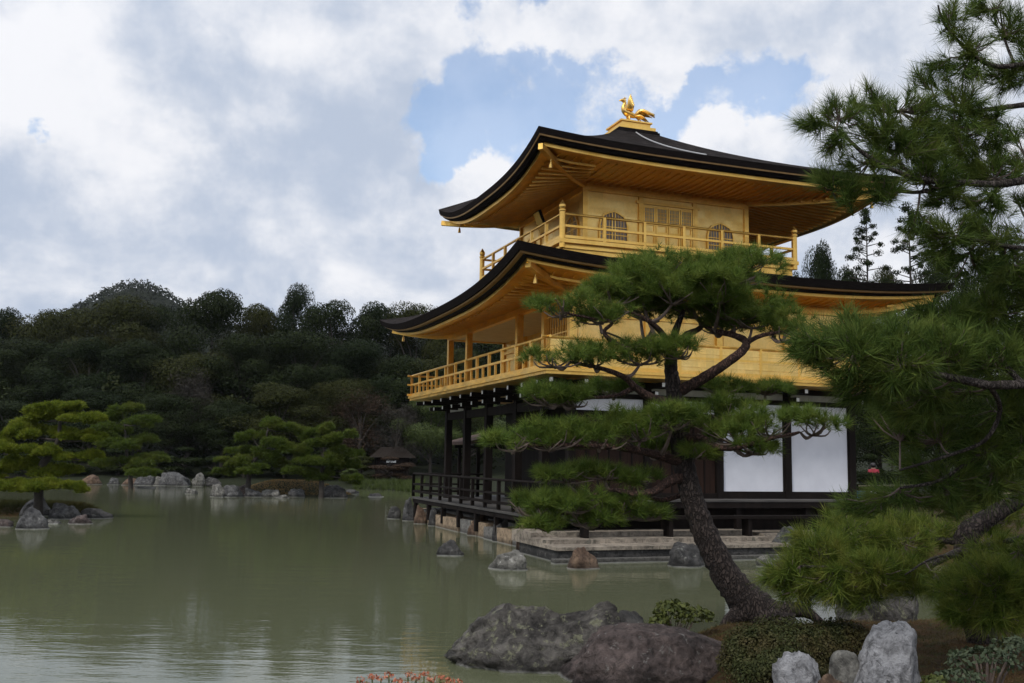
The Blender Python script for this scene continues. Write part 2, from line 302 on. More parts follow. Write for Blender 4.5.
def mat_ground():
    m, nt, b = new_mat('ground_soil')
    f = tex_noise(nt, 1.3, 8, 0.65); f2 = tex_noise(nt, 9.0, 6, 0.7); f3 = tex_noise(nt, 45.0, 4, 0.7)
    col = ramp2(nt, f, (0.035, 0.020, 0.009), (0.095, 0.052, 0.020), 0.35, 0.65)
    mr = nt.nodes.new('ShaderNodeMapRange'); nt.links.new(f2, mr.inputs[0]); mr.inputs[1].default_value = 0.50; mr.inputs[2].default_value = 0.62
    col = mixcol(nt, mr.outputs[0], col, (0.045, 0.048, 0.014))
    mr2 = nt.nodes.new('ShaderNodeMapRange'); nt.links.new(f3, mr2.inputs[0]); mr2.inputs[1].default_value = 0.3; mr2.inputs[2].default_value = 0.7; mr2.inputs[3].default_value = 0.4; mr2.inputs[4].default_value = 1.25
    col = mixcol(nt, 1.0, col, mr2.outputs[0], 'MULTIPLY')
    # far woodland floor is darker earth: beyond the far shore
    gp = nt.nodes.new('ShaderNodeNewGeometry'); sx = nt.nodes.new('ShaderNodeSeparateXYZ'); nt.links.new(gp.outputs['Position'], sx.inputs[0])
    mr4 = nt.nodes.new('ShaderNodeMapRange'); nt.links.new(sx.outputs[1], mr4.inputs[0]); mr4.inputs[1].default_value = 28; mr4.inputs[2].default_value = 60
    col = mixcol(nt, mr4.outputs[0], col, (0.018, 0.022, 0.010))
    nt.links.new(col, b.inputs['Base Color']); b.inputs['Roughness'].default_value = 0.95; b.inputs['Specular IOR Level'].default_value = 0.15
    add_bump(nt, b, f3, 0.8, 0.04)
    return m
M['ground'] = mat_ground()
def mat_water():
    m, nt, b = new_mat('pond_water')
    f = tex_noise(nt, 0.05, 4)
    nt.links.new(ramp2(nt, f, (0.094, 0.103, 0.058), (0.106, 0.113, 0.067)), b.inputs['Base Color'])
    b.inputs['Roughness'].default_value = 0.03; b.inputs['IOR'].default_value = 1.333; b.inputs['Specular IOR Level'].default_value = 0.5
    a = tex_noise(nt, 1.0, 5, 0.55, stretch=(0.8, 2.6, 1)); c = tex_noise(nt, 0.22, 3, 0.5, stretch=(0.7, 1.6, 1)); e = tex_noise(nt, 4.5, 3, 0.5, stretch=(0.7, 2.2, 1))
    s1 = nt.nodes.new('ShaderNodeMath'); s1.operation = 'MULTIPLY_ADD'; nt.links.new(c, s1.inputs[0]); s1.inputs[1].default_value = 1.6; nt.links.new(a, s1.inputs[2])
    s2 = nt.nodes.new('ShaderNodeMath'); s2.operation = 'MULTIPLY_ADD'; nt.links.new(e, s2.inputs[0]); s2.inputs[1].default_value = 0.40; nt.links.new(s1.outputs[0], s2.inputs[2])
    add_bump(nt, b, s2.outputs[0], 1.0, WATER_BUMP)
    return m
WATER_BUMP = 0.004
M['water'] = mat_water()

# ------------------------------------------------------------------ mesh helpers
def tag(o, label=None, cat=None, group=None, kind=None):
    if label: o['label'] = label
    if cat: o['category'] = cat
    if group: o['group'] = group
    if kind: o['kind'] = kind
    return o
def empty(name, loc, rz=0.0):
    o = bpy.data.objects.new(name, None); C.objects.link(o); o.location = loc; o.rotation_euler = (0, 0, rz); o.empty_display_size = 0.2
    return o
def link(name, me, mat, parent=None, smooth=False, loc=None):
    if mat is not None and len(me.materials) == 0: me.materials.append(mat)
    if smooth:
        me.polygons.foreach_set('use_smooth', [True] * len(me.polygons))
    o = bpy.data.objects.new(name, me); C.objects.link(o)
    if parent is not None: o.parent = parent
    if loc is not None: o.location = loc
    return o
def np_mesh(name, V, F):
    """V (n,3) array, F (m,k) int array of equal-size faces"""
    me = bpy.data.meshes.new(name); V = np.asarray(V, np.float32); F = np.asarray(F, np.int32); k = F.shape[1]
    me.vertices.add(len(V)); me.vertices.foreach_set('co', V.ravel())
    me.loops.add(F.size); me.loops.foreach_set('vertex_index', F.ravel())
    me.polygons.add(len(F)); me.polygons.foreach_set('loop_start', np.arange(0, F.size, k, dtype=np.int32))
    try: me.polygons.foreach_set('loop_total', np.full(len(F), k, np.int32))
    except Exception: pass
    me.update(calc_edges=True); me.validate()
    return me
class MB:
    def __init__(s): s.v = []; s.f = []
    def add(s, vs, fs):
        o = len(s.v); s.v += [tuple(x) for x in vs]; s.f += [tuple(i + o for i in f) for f in fs]; return s
    def box(s, c, size, rz=0.0):
        hx, hy, hz = size[0] / 2, size[1] / 2, size[2] / 2; ca, sa = math.cos(rz), math.sin(rz); vs = []
        for z in (-hz, hz):
            for x, y in ((-hx, -hy), (hx, -hy), (hx, hy), (-hx, hy)):
                vs.append((c[0] + x * ca - y * sa, c[1] + x * sa + y * ca, c[2] + z))
        return s.add(vs, [(3, 2, 1, 0), (4, 5, 6, 7), (0, 1, 5, 4), (1, 2, 6, 5), (2, 3, 7, 6), (3, 0, 4, 7)])
    def span(s, a, b):
        return s.box([(a[i] + b[i]) / 2 for i in range(3)], [abs(a[i] - b[i]) for i in range(3)])
    def bar(s, p0, p1, w, h):
        p0 = Vector(p0); p1 = Vector(p1); d = (p1 - p0).normalized()
        side = d.cross(Vector((0, 0, 1)))
        if side.length < 1e-4: side = Vector((1, 0, 0))
        side.normalize(); up = side.cross(d).normalized(); vs = []
        for p in (p0, p1):
            for a, b in ((-1, -1), (1, -1), (1, 1), (-1, 1)): vs.append(p + side * (a * w / 2) + up * (b * h / 2))
        return s.add(vs, [(0, 1, 2, 3), (7, 6, 5, 4), (0, 4, 5, 1), (1, 5, 6, 2), (2, 6, 7, 3), (3, 7, 4, 0)])
    def tube(s, pts, radii, n=8, seed=None, wob=0.0, sub=0):
        pts = [Vector(p) for p in pts]; radii = list(radii)
        if sub: pts, radii = catmull(pts, radii, sub)
        rings = []; ref = None; rnd = random.Random(seed)
        for i, p in enumerate(pts):
            d = (pts[min(i + 1, len(pts) - 1)] - pts[max(i - 1, 0)]).normalized()
            if ref is None:
                ref = d.cross(Vector((0.3, 0.2, 0.9)));
                if ref.length < 1e-3: ref = d.cross(Vector((1, 0, 0)))
            ref = (ref - d * ref.dot(d)).normalized(); bi = d.cross(ref); ring = []
            for k in range(n):
                a = 2 * math.pi * k / n; q = ref * math.cos(a) + bi * math.sin(a); r = radii[i]
                if wob: r *= 1 + wob * mnoise.noise((p + q * radii[i]) * (1.2 / max(0.05, radii[i])) + Vector((seed or 0, 0, 0)))
                ring.append(p + q * r)
            rings.append(ring)
        vs = [v for r in rings for v in r]; fs = []
        for i in range(len(rings) - 1):
            for k in range(n): fs.append((i * n + k, i * n + (k + 1) % n, (i + 1) * n + (k + 1) % n, (i + 1) * n + k))
        fs.append(tuple(reversed(range(n)))); fs.append(tuple((len(rings) - 1) * n + k for k in range(n)))
        return s.add(vs, fs)
    def lathe(s, c, prof, n=12):
        vs = []; fs = []
        for r, z in prof:
            for k in range(n): a = 2 * math.pi * k / n; vs.append((c[0] + r * math.cos(a), c[1] + r * math.sin(a), c[2] + z))
        for i in range(len(prof) - 1):
            for k in range(n): fs.append((i * n + k, i * n + (k + 1) % n, (i + 1) * n + (k + 1) % n, (i + 1) * n + k))
        fs.append(tuple(reversed(range(n)))); fs.append(tuple((len(prof) - 1) * n + k for k in range(n)))
        return s.add(vs, fs)
    def build(s, name, mat, parent=None, smooth=False, loc=None):
        me = bpy.data.meshes.new(name); me.from_pydata(s.v, [], s.f); me.update()
        return link(name, me, mat, parent, smooth, loc)
def catmull(pts, radii, sub):
    P = [pts[0]] + pts + [pts[-1]]; o = []; r = []
    for i in range(1, len(P) - 2):
        for k in range(sub):
            t = k / sub; a, b, c, d = P[i - 1], P[i], P[i + 1], P[i + 2]
            o.append(0.5 * ((2 * b) + (c - a) * t + (2 * a - 5 * b + 4 * c - d) * t * t + (3 * b - a - 3 * c + d) * t ** 3))
            r.append(radii[i - 1] + (radii[i] - radii[i - 1]) * t)
    o.append(pts[-1]); r.append(radii[-1])
    return o, r

# ------------------------------------------------------------------ terrain and water
POND = np.array([(-90, 68), (-90, 7.0), (-0.2, 6.6), (1.0, 7.4), (2.0, 8.9), (1.7, 10.4), (1.6, 11.6), (2.0, 12.5), (3.4, 12.75), (5.4, 13.2), (9, 14.5), (14, 17.5), (14.5, 20), (10, 22.4), (8.7, 24.2),
                 (8.2, 24.7), (2.0, 22.9), (-3.2, 36.7), (-0.4, 38.6), (1.5, 45), (-0.5, 55), (-4.5, 63), (-8, 69), (-14, 71.5), (-26, 71), (-38, 72), (-60, 70)], float)
ISL = [(-18.4, 36.5, 4.1, 2.8, 0.28, 0.35), (-12.2, 56.6, 5.1, 2.9, 0.85, 0.85)]
def sdf_poly(X, Y, P):
    d = np.full(X.shape, 1e18); ins = np.zeros(X.shape, bool); n = len(P)
    for i in range(n):
        ax, ay = P[i]; bx, by = P[(i + 1) % n]; ex, ey = bx - ax, by - ay
        t = np.clip(((X - ax) * ex + (Y - ay) * ey) / (ex * ex + ey * ey), 0, 1)
        d = np.minimum(d, (X - ax - t * ex) ** 2 + (Y - ay - t * ey) ** 2)
        c = ((ay > Y) != (by > Y)) & (X < (bx - ax) * (Y - ay) / (by - ay + 1e-12) + ax); ins ^= c
    d = np.sqrt(d); return np.where(ins, -d, d)
def sstep(x, a, b):
    t = np.clip((x - a) / (b - a), 0, 1); return t * t * (3 - 2 * t)
def height(X, Y):
    X = np.asarray(X, float); Y = np.asarray(Y, float)
    d = sdf_poly(X, Y, POND)
    d = d + 0.22 * np.sin(X * 1.3 + Y * 0.7) * np.sin(Y * 1.1 - X * 0.4) * sstep(np.hypot(X, Y), 4, 20)
    z = -0.9 * sstep(-d, -0.2, 2.5) + 0.38 * sstep(d, -0.15, 1.0)
    z = z + 0.25 * sstep(d, 1.0, 6.0) * (np.abs(Y) > -1)
    for (cx, cy, rx, ry, h, sl_) in ISL:
        e = 1 - np.hypot((X - cx) / rx, (Y - cy) / ry)
        z = np.maximum(z, -0.9 + (0.9 + h) * sstep(e, -0.25, sl_))
    z = z + np.where(d > 0, 1, 0) * (0.11 * np.clip(Y - 74, 0, 60) + 0.045 * np.clip(Y - 134, 0, 1e9) * (Y < 320) + 8.4 * (Y >= 320)) * (np.abs(X) < 1e9)
    ridge = 49 * np.exp(-((Y - 520) / 110) ** 2) * (0.55 + 0.45 * np.exp(-((X + 150) / 260) ** 2)) + 24 * np.exp(-((Y - 500) / 60) ** 2 - ((X + 193) / 30) ** 2)
    z = z + np.where(Y > 150, ridge, 0)
    z = z + 0.035 * np.sin(3.1 * X + 1.7 * Y) * np.sin(2.3 * Y - 1.9 * X) * sstep(d, 0, 1)
    return z
def h1(x, y): return float(height(np.array([x]), np.array([y]))[0])
def build_terrain():
    ang = np.concatenate([np.arange(-34, 40, 0.16), np.arange(40, 326, 3.0)]); na = len(ang)
    rad = np.concatenate([[0.3, 1.0], np.geomspace(2.0, 130, 210), np.geomspace(136, 900, 60)]); nr = len(rad)
    A, Rr = np.meshgrid(np.radians(ang), rad); X = Rr * np.sin(A); Y = Rr * np.cos(A); Z = height(X, Y)
    V = np.stack([X.ravel(), Y.ravel(), Z.ravel()], 1); i = np.arange(nr - 1)[:, None] * na; j = np.arange(na)[None, :]; jn = (j + 1) % na
    F = np.stack([i + j, i + na + j, i + na + jn, i + jn], -1).reshape(-1, 4)
    o = link('ground', np_mesh('ground', V, F), M['ground'], smooth=True); tag(o, kind='structure')
build_terrain()
w = MB(); w.add([(-100, 5, 0), (60, 5, 0), (60, 80, 0), (-100, 80, 0)], [(0, 1, 2, 3)])
tag(w.build('water', M['water']), kind='structure')

# ------------------------------------------------------------------ pavilion
PA = 20.035
pav = empty('golden_pavilion', (1.508, 24.858, 0), R(PA))
tag(pav, 'three-storey gold-leafed pavilion with two dark curved roofs standing at the pond edge', 'pavilion')
LP, LQ = 10.77, 8.5           # depth along the pond front (local y), width of the near side (local x)
def L2W(x, y, z): return pav.matrix_basis @ Vector((x, y, z)) if False else Vector((1.508 + x * math.cos(R(PA)) - y * math.sin(R(PA)), 24.858 + x * math.sin(R(PA)) + y * math.cos(R(PA)), z))

class Roof:
    def __init__(s, x0, x1, y0, y1, zmid, rise, ux0, ux1, uy0, uy1, ztop, curve, sag, pw=3.0):
        s.__dict__.update(locals())
        s.lo = [(x0, y0), (x1, y0), (x1, y1), (x0, y1)]; s.up = [(ux0, uy0), (ux1, uy0), (ux1, uy1), (ux0, uy1)]
    def eave(s, side, u):
        a, b = s.lo[side], s.lo[(side + 1) % 4]; t = (u + 1) / 2
        return Vector((a[0] + (b[0] - a[0]) * t, a[1] + (b[1] - a[1]) * t, s.zmid + s.rise - s.sag[side] * (1 - abs(u) ** s.pw)))
    def upper(s, side, u):
        a, b = s.up[side], s.up[(side + 1) % 4]; t = (u + 1) / 2
        return Vector((a[0] + (b[0] - a[0]) * t, a[1] + (b[1] - a[1]) * t, s.ztop))
    def pt(s, side, u, t):
        e, p = s.eave(side, u), s.upper(side, u); q = e.lerp(p, t)
        base = s.zmid + (s.ztop - s.zmid) * (s.curve[0] * t + (1 - s.curve[0]) * t ** s.curve[1])
        q.z = base + (s.rise - s.sag[side] * (1 - abs(u) ** s.pw)) * (1 - t) ** 1.35
        return q
    def surface(s, nu=40, nt_=16):
        m = MB()
        for side in range(4):
            vs = [s.pt(side, -1 + 2 * i / nu, j / nt_) for j in range(nt_ + 1) for i in range(nu + 1)]
            m.add(vs, [(j * (nu + 1) + i, j * (nu + 1) + i + 1, (j + 1) * (nu + 1) + i + 1, (j + 1) * (nu + 1) + i) for j in range(nt_) for i in range(nu)])
        return m
    def inset(s, side, u, d, dz):
        """eave point moved in by d (along both edges at the corners) and down by dz"""
        e = s.eave(side, u); cx = (s.x0 + s.x1) / 2; cy = (s.y0 + s.y1) / 2
        kx = 1 - d / ((s.x1 - s.x0) / 2); ky = 1 - d / ((s.y1 - s.y0) / 2)
        return Vector((cx + (e.x - cx) * kx, cy + (e.y - cy) * ky, e.z - dz))
    def band(s, d0, z0, d1, z1, d2=None, z2=None, d3=None, z3=None, nu=40):
        m = MB(); prof = [(d0, z0), (d1, z1)] + ([(d2, z2)] if d2 is not None else []) + ([(d3, z3)] if d3 is not None else [])
        for side in range(4):
            vs = [s.inset(side, -1 + 2 * i / nu, d, z) for d, z in prof for i in range(nu + 1)]
            m.add(vs, [(j * (nu + 1) + i + 1, j * (nu + 1) + i, (j + 1) * (nu + 1) + i, (j + 1) * (nu + 1) + i + 1) for j in range(len(prof) - 1) for i in range(nu)])
        return m
    def soffit(s, d, dz, rect, zw, nu=40):
        m = MB(); lo = [(rect[0], rect[2]), (rect[1], rect[2]), (rect[1], rect[3]), (rect[0], rect[3])]
        for side in range(4):
            vs = []
            for j in range(7):
                for i in range(nu + 1):
                    u = -1 + 2 * i / nu; e = s.inset(side, u, d, dz); a, b = lo[side], lo[(side + 1) % 4]; t = (u + 1) / 2
                    w_ = Vector((a[0] + (b[0] - a[0]) * t, a[1] + (b[1] - a[1]) * t, zw)); k = j / 6; q = e.lerp(w_, k)
                    q.z = s.zmid - dz + (zw - s.zmid + dz) * k + (s.rise - s.sag[side] * (1 - abs(u) ** s.pw)) * (1 - k) ** 1.4; vs.append(q)
            m.add(vs, [(j * (nu + 1) + i + 1, j * (nu + 1) + i, (j + 1) * (nu + 1) + i, (j + 1) * (nu + 1) + i + 1) for j in range(6) for i in range(nu)])
        return m
    def rafters(s, d, dz, rect, zw, spacing, w, h):
        m = MB(); lo = [(rect[0], rect[2]), (rect[1], rect[2]), (rect[1], rect[3]), (rect[0], rect[3])]
        for side in range(4):
            a, b = s.lo[side], s.lo[(side + 1) % 4]; n = int(math.hypot(a[0] - b[0], a[1] - b[1]) / spacing)
            for i in range(1, n):
                u = -1 + 2 * i / n; e = s.inset(side, u, d, dz)
                ax = 0 if side % 2 == 0 else 1      # rafters run square to the eave
                inner = (rect[2], rect[1], rect[3], rect[0])[side]; p = e.copy()
                lim0, lim1 = (rect[0], rect[1]) if ax == 0 else (rect[2], rect[3])
                c = (p.x, p.y)[ax]; o = (p.x, p.y)[1 - ax]; full = abs(inner - o); reach = full; k1 = 1.0
                if c < lim0 or c > lim1:               # beside the hip: stop at the diagonal
                    over = (lim0 - c) if c < lim0 else (c - lim1); ov_tot = abs((a if c < lim0 else b)[ax] - (lim0 if c < lim0 else lim1)); k1 = max(0.06, 1 - over / ov_tot)
                seg = [];
                for kk in (0.0, 0.5, 1.0):
                    k = kk * k1; q = p.copy(); val = o + (inner - o) * k
                    if ax == 0: q.y = val
                    else: q.x = val
                    uu = abs(u); q.z = s.zmid - dz + (zw - s.zmid + dz) * k + (s.rise - s.sag[side] * (1 - uu ** s.pw)) * (1 - k) ** 1.4 - h * 0.55; seg.append(q)
                m.bar(seg[0], seg[1], w, h); m.bar(seg[1], seg[2], w, h)
        return m

# lower (second-floor) roof
r2 = Roof(-2.18, LQ + 2.18, -1.83, LP + 1.95, 6.60, 0.64, 0.75, 8.15, 2.25, 9.1, 7.95, (0.55, 2.0), (0.26, 0.45, 0.26, 0.64))
W2 = (0.0, LQ, 0.0, LP); ZW2 = 6.62
ro = r2.surface().build('lower_roof', M['bark_roof'], pav, True)
r2.band(0.0, 0.0, 0.07, 0.20, 0.16, 0.21).build('eave_edge', M['roof_edge'], ro, False)
r2.band(0.12, 0.207, 0.13, 0.245, 0.26, 0.25).build('eave_strip', M['eave_board'], ro)
r2.band(0.25, 0.247, 0.27, 0.31, 0.40, 0.315).build('eave_dark_board', M['dark_wood'], ro)  # dark wooden board below the eave strip
r2.band(0.39, 0.31, 0.40, 0.39, 0.54, 0.395).build('eave_fascia', M['gold'], ro)
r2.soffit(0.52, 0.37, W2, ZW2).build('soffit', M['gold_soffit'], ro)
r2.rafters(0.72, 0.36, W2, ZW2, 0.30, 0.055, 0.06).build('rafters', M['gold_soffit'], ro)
def hip(rf, d, dz, rect, zw, parent, w, h, out):
    lo = [(rect[0], rect[2]), (rect[1], rect[2]), (rect[1], rect[3]), (rect[0], rect[3])]
    for side in range(4):
        e = rf.inset(side, -1, d - out, dz + h * 0.3); wv = Vector((*lo[side], zw - h * 0.6)); pts = []
        for k in (0, 0.25, 0.5, 0.75, 1.0):
            q = e.lerp(wv, k); q.z = rf.zmid - dz - h * 0.3 + (zw - h * .6 - rf.zmid + dz + h * .3) * k + rf.rise * (1 - k) ** 1.4; pts.append(q)
        m = MB()
        for a, b in zip(pts, pts[1:]): m.bar(a, b, w, h)
        m.build('hip_rafter', M['gold'], parent)
def bells(rf, d, dz, parent):
    for side in range(4):
        e = rf.inset(side, -1, d, dz); m = MB()
        m.tube([e, e - Vector((0, 0, 0.14))], [0.012, 0.012], 5)
        m.lathe((e.x, e.y, e.z - 0.40), [(0.055, 0.10), (0.05, 0.13), (0.04, 0.21), (0.03, 0.26), (0.01, 0.28)], 8)
        m.build('wind_bell', M['gold_cast'], parent)
hip(r2, 0.5, 0.40, W2, ZW2, ro, 0.15, 0.16, 0.06); bells(r2, 0.75, 0.54, ro)

# upper (third-floor) roof
CX, CY = 4.46, 5.67
X3, Y3 = 2.75, 2.60
r3 = Roof(-0.80, 10.95, 0.45, 9.95, 10.21, 0.67, CX - 0.72, CX + 0.72, CY - 0.72, CY + 0.72, 12.80, (0.80, 2.3), (0.17, 0.5, 0.17, 0.66))
W3 = (CX - X3, CX + X3, CY - Y3, CY + Y3); ZW3 = 10.36
rt = r3.surface().build('upper_roof', M['bark_roof'], pav, True)
r3.band(0.0, 0.0, 0.03, 0.17, 0.06, 0.175).build('eave_edge', M['roof_edge'], rt)
r3.band(0.045, 0.172, 0.05, 0.215, 0.10, 0.22).build('eave_strip', M['eave_board'], rt)
r3.band(0.08, 0.217, 0.15, 0.32, 0.30, 0.325).build('eave_lower_edge', M['roof_edge'], rt)
r3.band(0.27, 0.32, 0.28, 0.42, 0.42, 0.425).build('eave_fascia', M['gold'], rt)
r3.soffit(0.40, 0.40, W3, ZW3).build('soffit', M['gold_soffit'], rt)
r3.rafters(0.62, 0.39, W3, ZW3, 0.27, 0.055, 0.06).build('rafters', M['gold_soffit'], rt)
hip(r3, 0.4, 0.46, W3, ZW3, rt, 0.13, 0.16, 0.30); bells(r3, 0.6, 0.60, rt)
m = MB(); m.box((CX, CY, 12.78), (1.50, 1.50, 0.16)); m.box((CX, CY, 12.885), (1.40, 1.40, 0.075)); m.build('ridge_box', M['bark_roof'], rt)
m = MB(); m.box((CX, CY, 12.985), (1.30, 1.30, 0.12)); m.box((CX, CY, 13.12), (1.04, 1.04, 0.16)); m.box((CX, CY, 13.225), (1.14, 1.14, 0.05)); m.build('gold_pedestal', M['gold'], rt)
m = MB(); cp = [r3.pt(0, -0.22 + 0.30 * k, 0.97 - 0.62 * k) + Vector((0, 0, 0.035)) for k in [i / 14 for i in range(15)]]
m.tube(cp, [0.022] * 15, 6); m.build('lightning_cable', M['cable'], rt)

# phoenix: faces the pond (local -x)
def phoenix():
    z0 = 13.25; c = Vector((CX - 0.03, CY, z0)); m = MB()
    body = [(0.30, 0, 0.33), (0.20, 0, 0.36), (0.08, 0, 0.40), (-0.05, 0, 0.44), (-0.15, 0, 0.52), (-0.18, 0, 0.62), (-0.14, 0, 0.72), (-0.14, 0, 0.80), (-0.20, 0, 0.85), (-0.27, 0, 0.84), (-0.34, 0, 0.81)]
    rad = [0.03, 0.08, 0.115, 0.125, 0.10, 0.065, 0.052, 0.055, 0.062, 0.035, 0.008]
    m.tube([c + Vector(p) for p in body], rad, 12, sub=3)
    for s in (-1, 1):
        m.tube([c + Vector((0.0, s * 0.06, 0.34)), c + Vector((0.02, s * 0.065, 0.18)), c + Vector((-0.02, s * 0.06, 0.0))], [0.05, 0.028, 0.022], 7)
        for a in (-0.1, 0.0, 0.08): m.tube([c + Vector((-0.02, s * 0.06, 0.012)), c + Vector((-0.10, s * 0.06 + a, 0.012))], [0.016, 0.008], 5)
    for k in range(3): m.tube([c + Vector((-0.17, 0, 0.90)), c + Vector((-0.13 + 0.04 * k, 0, 0.98 - 0.015 * k))], [0.014, 0.006], 5)
    st = m.build('phoenix_statue', M['gold_cast'], rt, True)
    for s in (-1, 1):
        wm = MB()
        for k in range(6):
            t = k / 5; b = c + Vector((-0.08 + 0.16 * t, s * 0.11, 0.50 - 0.02 * t)); tip = c + Vector((0.0 + 0.10 * t, s * (0.20 + 0.04 * t), 1.02 - 0.34 * t))
            mid = b.lerp(tip, 0.55) + Vector((-0.02, s * 0.03, 0.02)); wm.tube([b, mid, tip], [0.04, 0.042, 0.012], 6, sub=3)
        wm.build('phoenix_wing', M['gold_cast'], rt, True)
    tm = MB()
    for k in range(9):
        t = (k - 4) / 4; e = c + Vector((0.84 + 0.10 * math.cos(t * 1.6), t * 0.30, 0.44 + 0.10 * math.cos(t * 1.5) - 0.09 * (k % 2) - 0.10 * abs(t)))
        tm.tube([c + Vector((0.22, t * 0.03, 0.36)), c + Vector((0.42, t * 0.15, 0.58 - 0.05 * abs(t))), c + Vector((0.62, t * 0.26, 0.56 - 0.12 * abs(t))), e], [0.03, 0.055, 0.055, 0.012], 6, sub=3)
    for k in range(5):
        t = (k - 2) / 2; tm.tube([c + Vector((0.22, t * 0.03, 0.34)), c + Vector((0.40, t * 0.13, 0.36)), c + Vector((0.52, t * 0.20, 0.26))], [0.022, 0.038, 0.012], 6, sub=3)
    tm.build('phoenix_tail', M['gold_cast'], rt, True)
phoenix()

# third floor: walls, balcony, windows, doors
wall3 = MB()
x0, x1, y0, y1 = W3
wall3.span((x0, y0, 7.9), (x1, y1, ZW3 + 0.02)); wo = wall3.build('third_floor_wall', M['gold_wall'], pav)
for sx in (0, 1, 2, 3):
    xx = x0 + (x1 - x0) * sx / 3
    for yy, sgn in ((y0, -1), (y1, 1)):
        m = MB(); m.span((xx - 0.075, yy + sgn * 0.05, 8.0), (xx + 0.075, yy - sgn * 0.02, 10.35)); m.build('column', M['gold'], wo)
for sx in (1, 2):
    yy = y0 + (y1 - y0) * sx / 3
    for xx, sgn in ((x0, -1), (x1, 1)):
        m = MB(); m.span((xx + sgn * 0.05, yy - 0.075, 8.0), (xx - sgn * 0.02, yy + 0.075, 10.28)); m.build('column', M['gold'], wo)
m = MB()
for (a, b) in (((x0, y0), (x1, y0)), ((x1, y0), (x1, y1)), ((x1, y1), (x0, y1)), ((x0, y1), (x0, y0))):
    dx, dy = b[0] - a[0], b[1] - a[1]; l = math.hypot(dx, dy); nx, ny = dy / l, -dx / l
    for z, h in ((10.16, 0.16), (8.46, 0.10)):
        m.box(((a[0] + b[0]) / 2 + nx * 0.035, (a[1] + b[1]) / 2 + ny * 0.035, z), (abs(dx) + 0.06 if dx else 0.065, abs(dy) + 0.06 if dy else 0.065, h))
m.build('wall_beam', M['gold'], wo)
def arch_window(parent, face, c, zc, w, h):
    """ogee-arched lattice window; face 'y' = on the near side, 'x' = on the pond side"""
    def Pq(a, z, d): return (c + a, y0 - d, z) if face == 'y' else (x0 - d, c + a, z)
    prof = [(-.5, 0), (-.5, .55), (-.46, .72), (-.34, .87), (-.16, .95), (0, 1.0), (.16, .95), (.34, .87), (.46, .72), (.5, .55), (.5, 0)]
    zb = zc - h / 2; n = len(prof)
    pane = MB(); pane.add([Pq(a * w, zb + t * h, 0.012) for a, t in prof] + [Pq(a * w, zb + t * h, -0.01) for a, t in prof], [tuple(range(n)), tuple(reversed(range(n, 2 * n)))] + [(i, (i + 1) % n, n + (i + 1) % n, n + i) for i in range(n)])
    o = pane.build('window', M['lattice_dark'], parent)
    fr = MB(); loop = [Pq(a * w * 1.06, zb + (t * 1.03 - 0.02) * h, 0.03) for a, t in prof]
    for a, b in zip(loop, loop[1:] + loop[:1]): fr.bar(a, b, 0.05, 0.05)
    fr.build('window_frame', M['gold'], parent)
    lt = MB()
    for k in range(1, 9):
        a = -.5 + k / 9; top = np.interp(a, [q[0] for q in prof[1:-1]], [q[1] for q in prof[1:-1]]); wd = 0.035 if k in (4, 5) else 0.014
        lt.bar(Pq(a * w, zb, 0.022), Pq(a * w, zb + top * h, 0.022), wd, wd)
    for t in (0.25, 0.5, 0.74): lt.bar(Pq(-.5 * w, zb + t * h, 0.027), Pq(.5 * w, zb + t * h, 0.027), 0.026, 0.026)
    lt.build('window_lattice', M['gold'], parent)
for cxw in (x0 + 0.93, x1 - 0.93): arch_window(wo, 'y', cxw, 9.07, 0.86, 0.94)
for cyw in (y0 + 0.86, y1 - 0.86): arch_window(wo, 'x', cyw, 9.07, 0.86, 0.94)
for k in (-1, 1):                                   # two panelled doors on the near side
    for j in (0, 1):
        cxd = CX + k * (0.21 + 0.42 * j)
        m = MB(); z = 9.17
        for a, b in (((-0.2, -0.66), (-0.15, 0.66)), ((0.15, -0.66), (0.2, 0.66))): m.span((cxd + a[0], y0 - 0.035, z + a[1]), (cxd + b[0], y0, z + b[1]))
        for zz in (-0.66, -0.14, 0.12, 0.64): m.span((cxd - 0.15, y0 - 0.033, z + zz - 0.035), (cxd + 0.15, y0, z + zz + 0.035))
        dr = m.build('door', M['gold'], wo)
        m = MB(); m.span((cxd - 0.15, y0 - 0.012, z + 0.155), (cxd + 0.15, y0, z + 0.605)); m.build('door_lattice', M['plaster'], wo)
        lt = MB()
        for i in range(1, 6): lt.bar((cxd - 0.15 + 0.05 * i, y0 - 0.018, z + 0.155), (cxd - 0.15 + 0.05 * i, y0 - 0.018, z + 0.605), 0.018, 0.018)
        for i in range(1, 4): lt.bar((cxd - 0.15, y0 - 0.02, z + 0.155 + 0.11 * i), (cxd + 0.15, y0 - 0.02, z + 0.155 + 0.11 * i), 0.014, 0.014)
        lt.build('door_bars', M['gold'], wo)
m = MB(); m.span((CX - 1.0, y0 - 0.06, 8.4), (CX - 0.9, y0, 9.90)); m.span((CX + 0.9, y0 - 0.06, 8.4), (CX + 1.0, y0, 9.90)); m.span((CX - 1.08, y0 - 0.062, 9.88), (CX + 1.08, y0, 9.96)); m.build('door_frame', M['gold'], wo)
# hanging name plaque under the pond-side eave
m = MB(); a = Vector((x0 - 0.62, CY - 0.35, 9.92)); m.bar(a, a + Vector((0.28, 0, -0.68)), 0.55, 0.06)
pq = m.build('name_plaque', M['dark_wood'], wo)
m = MB(); m.bar(a + Vector((-0.035, 0, -0.05)), a + Vector((0.225, 0, -0.66)), 0.43, 0.012); m.build('plaque_face', M['gold'], wo)

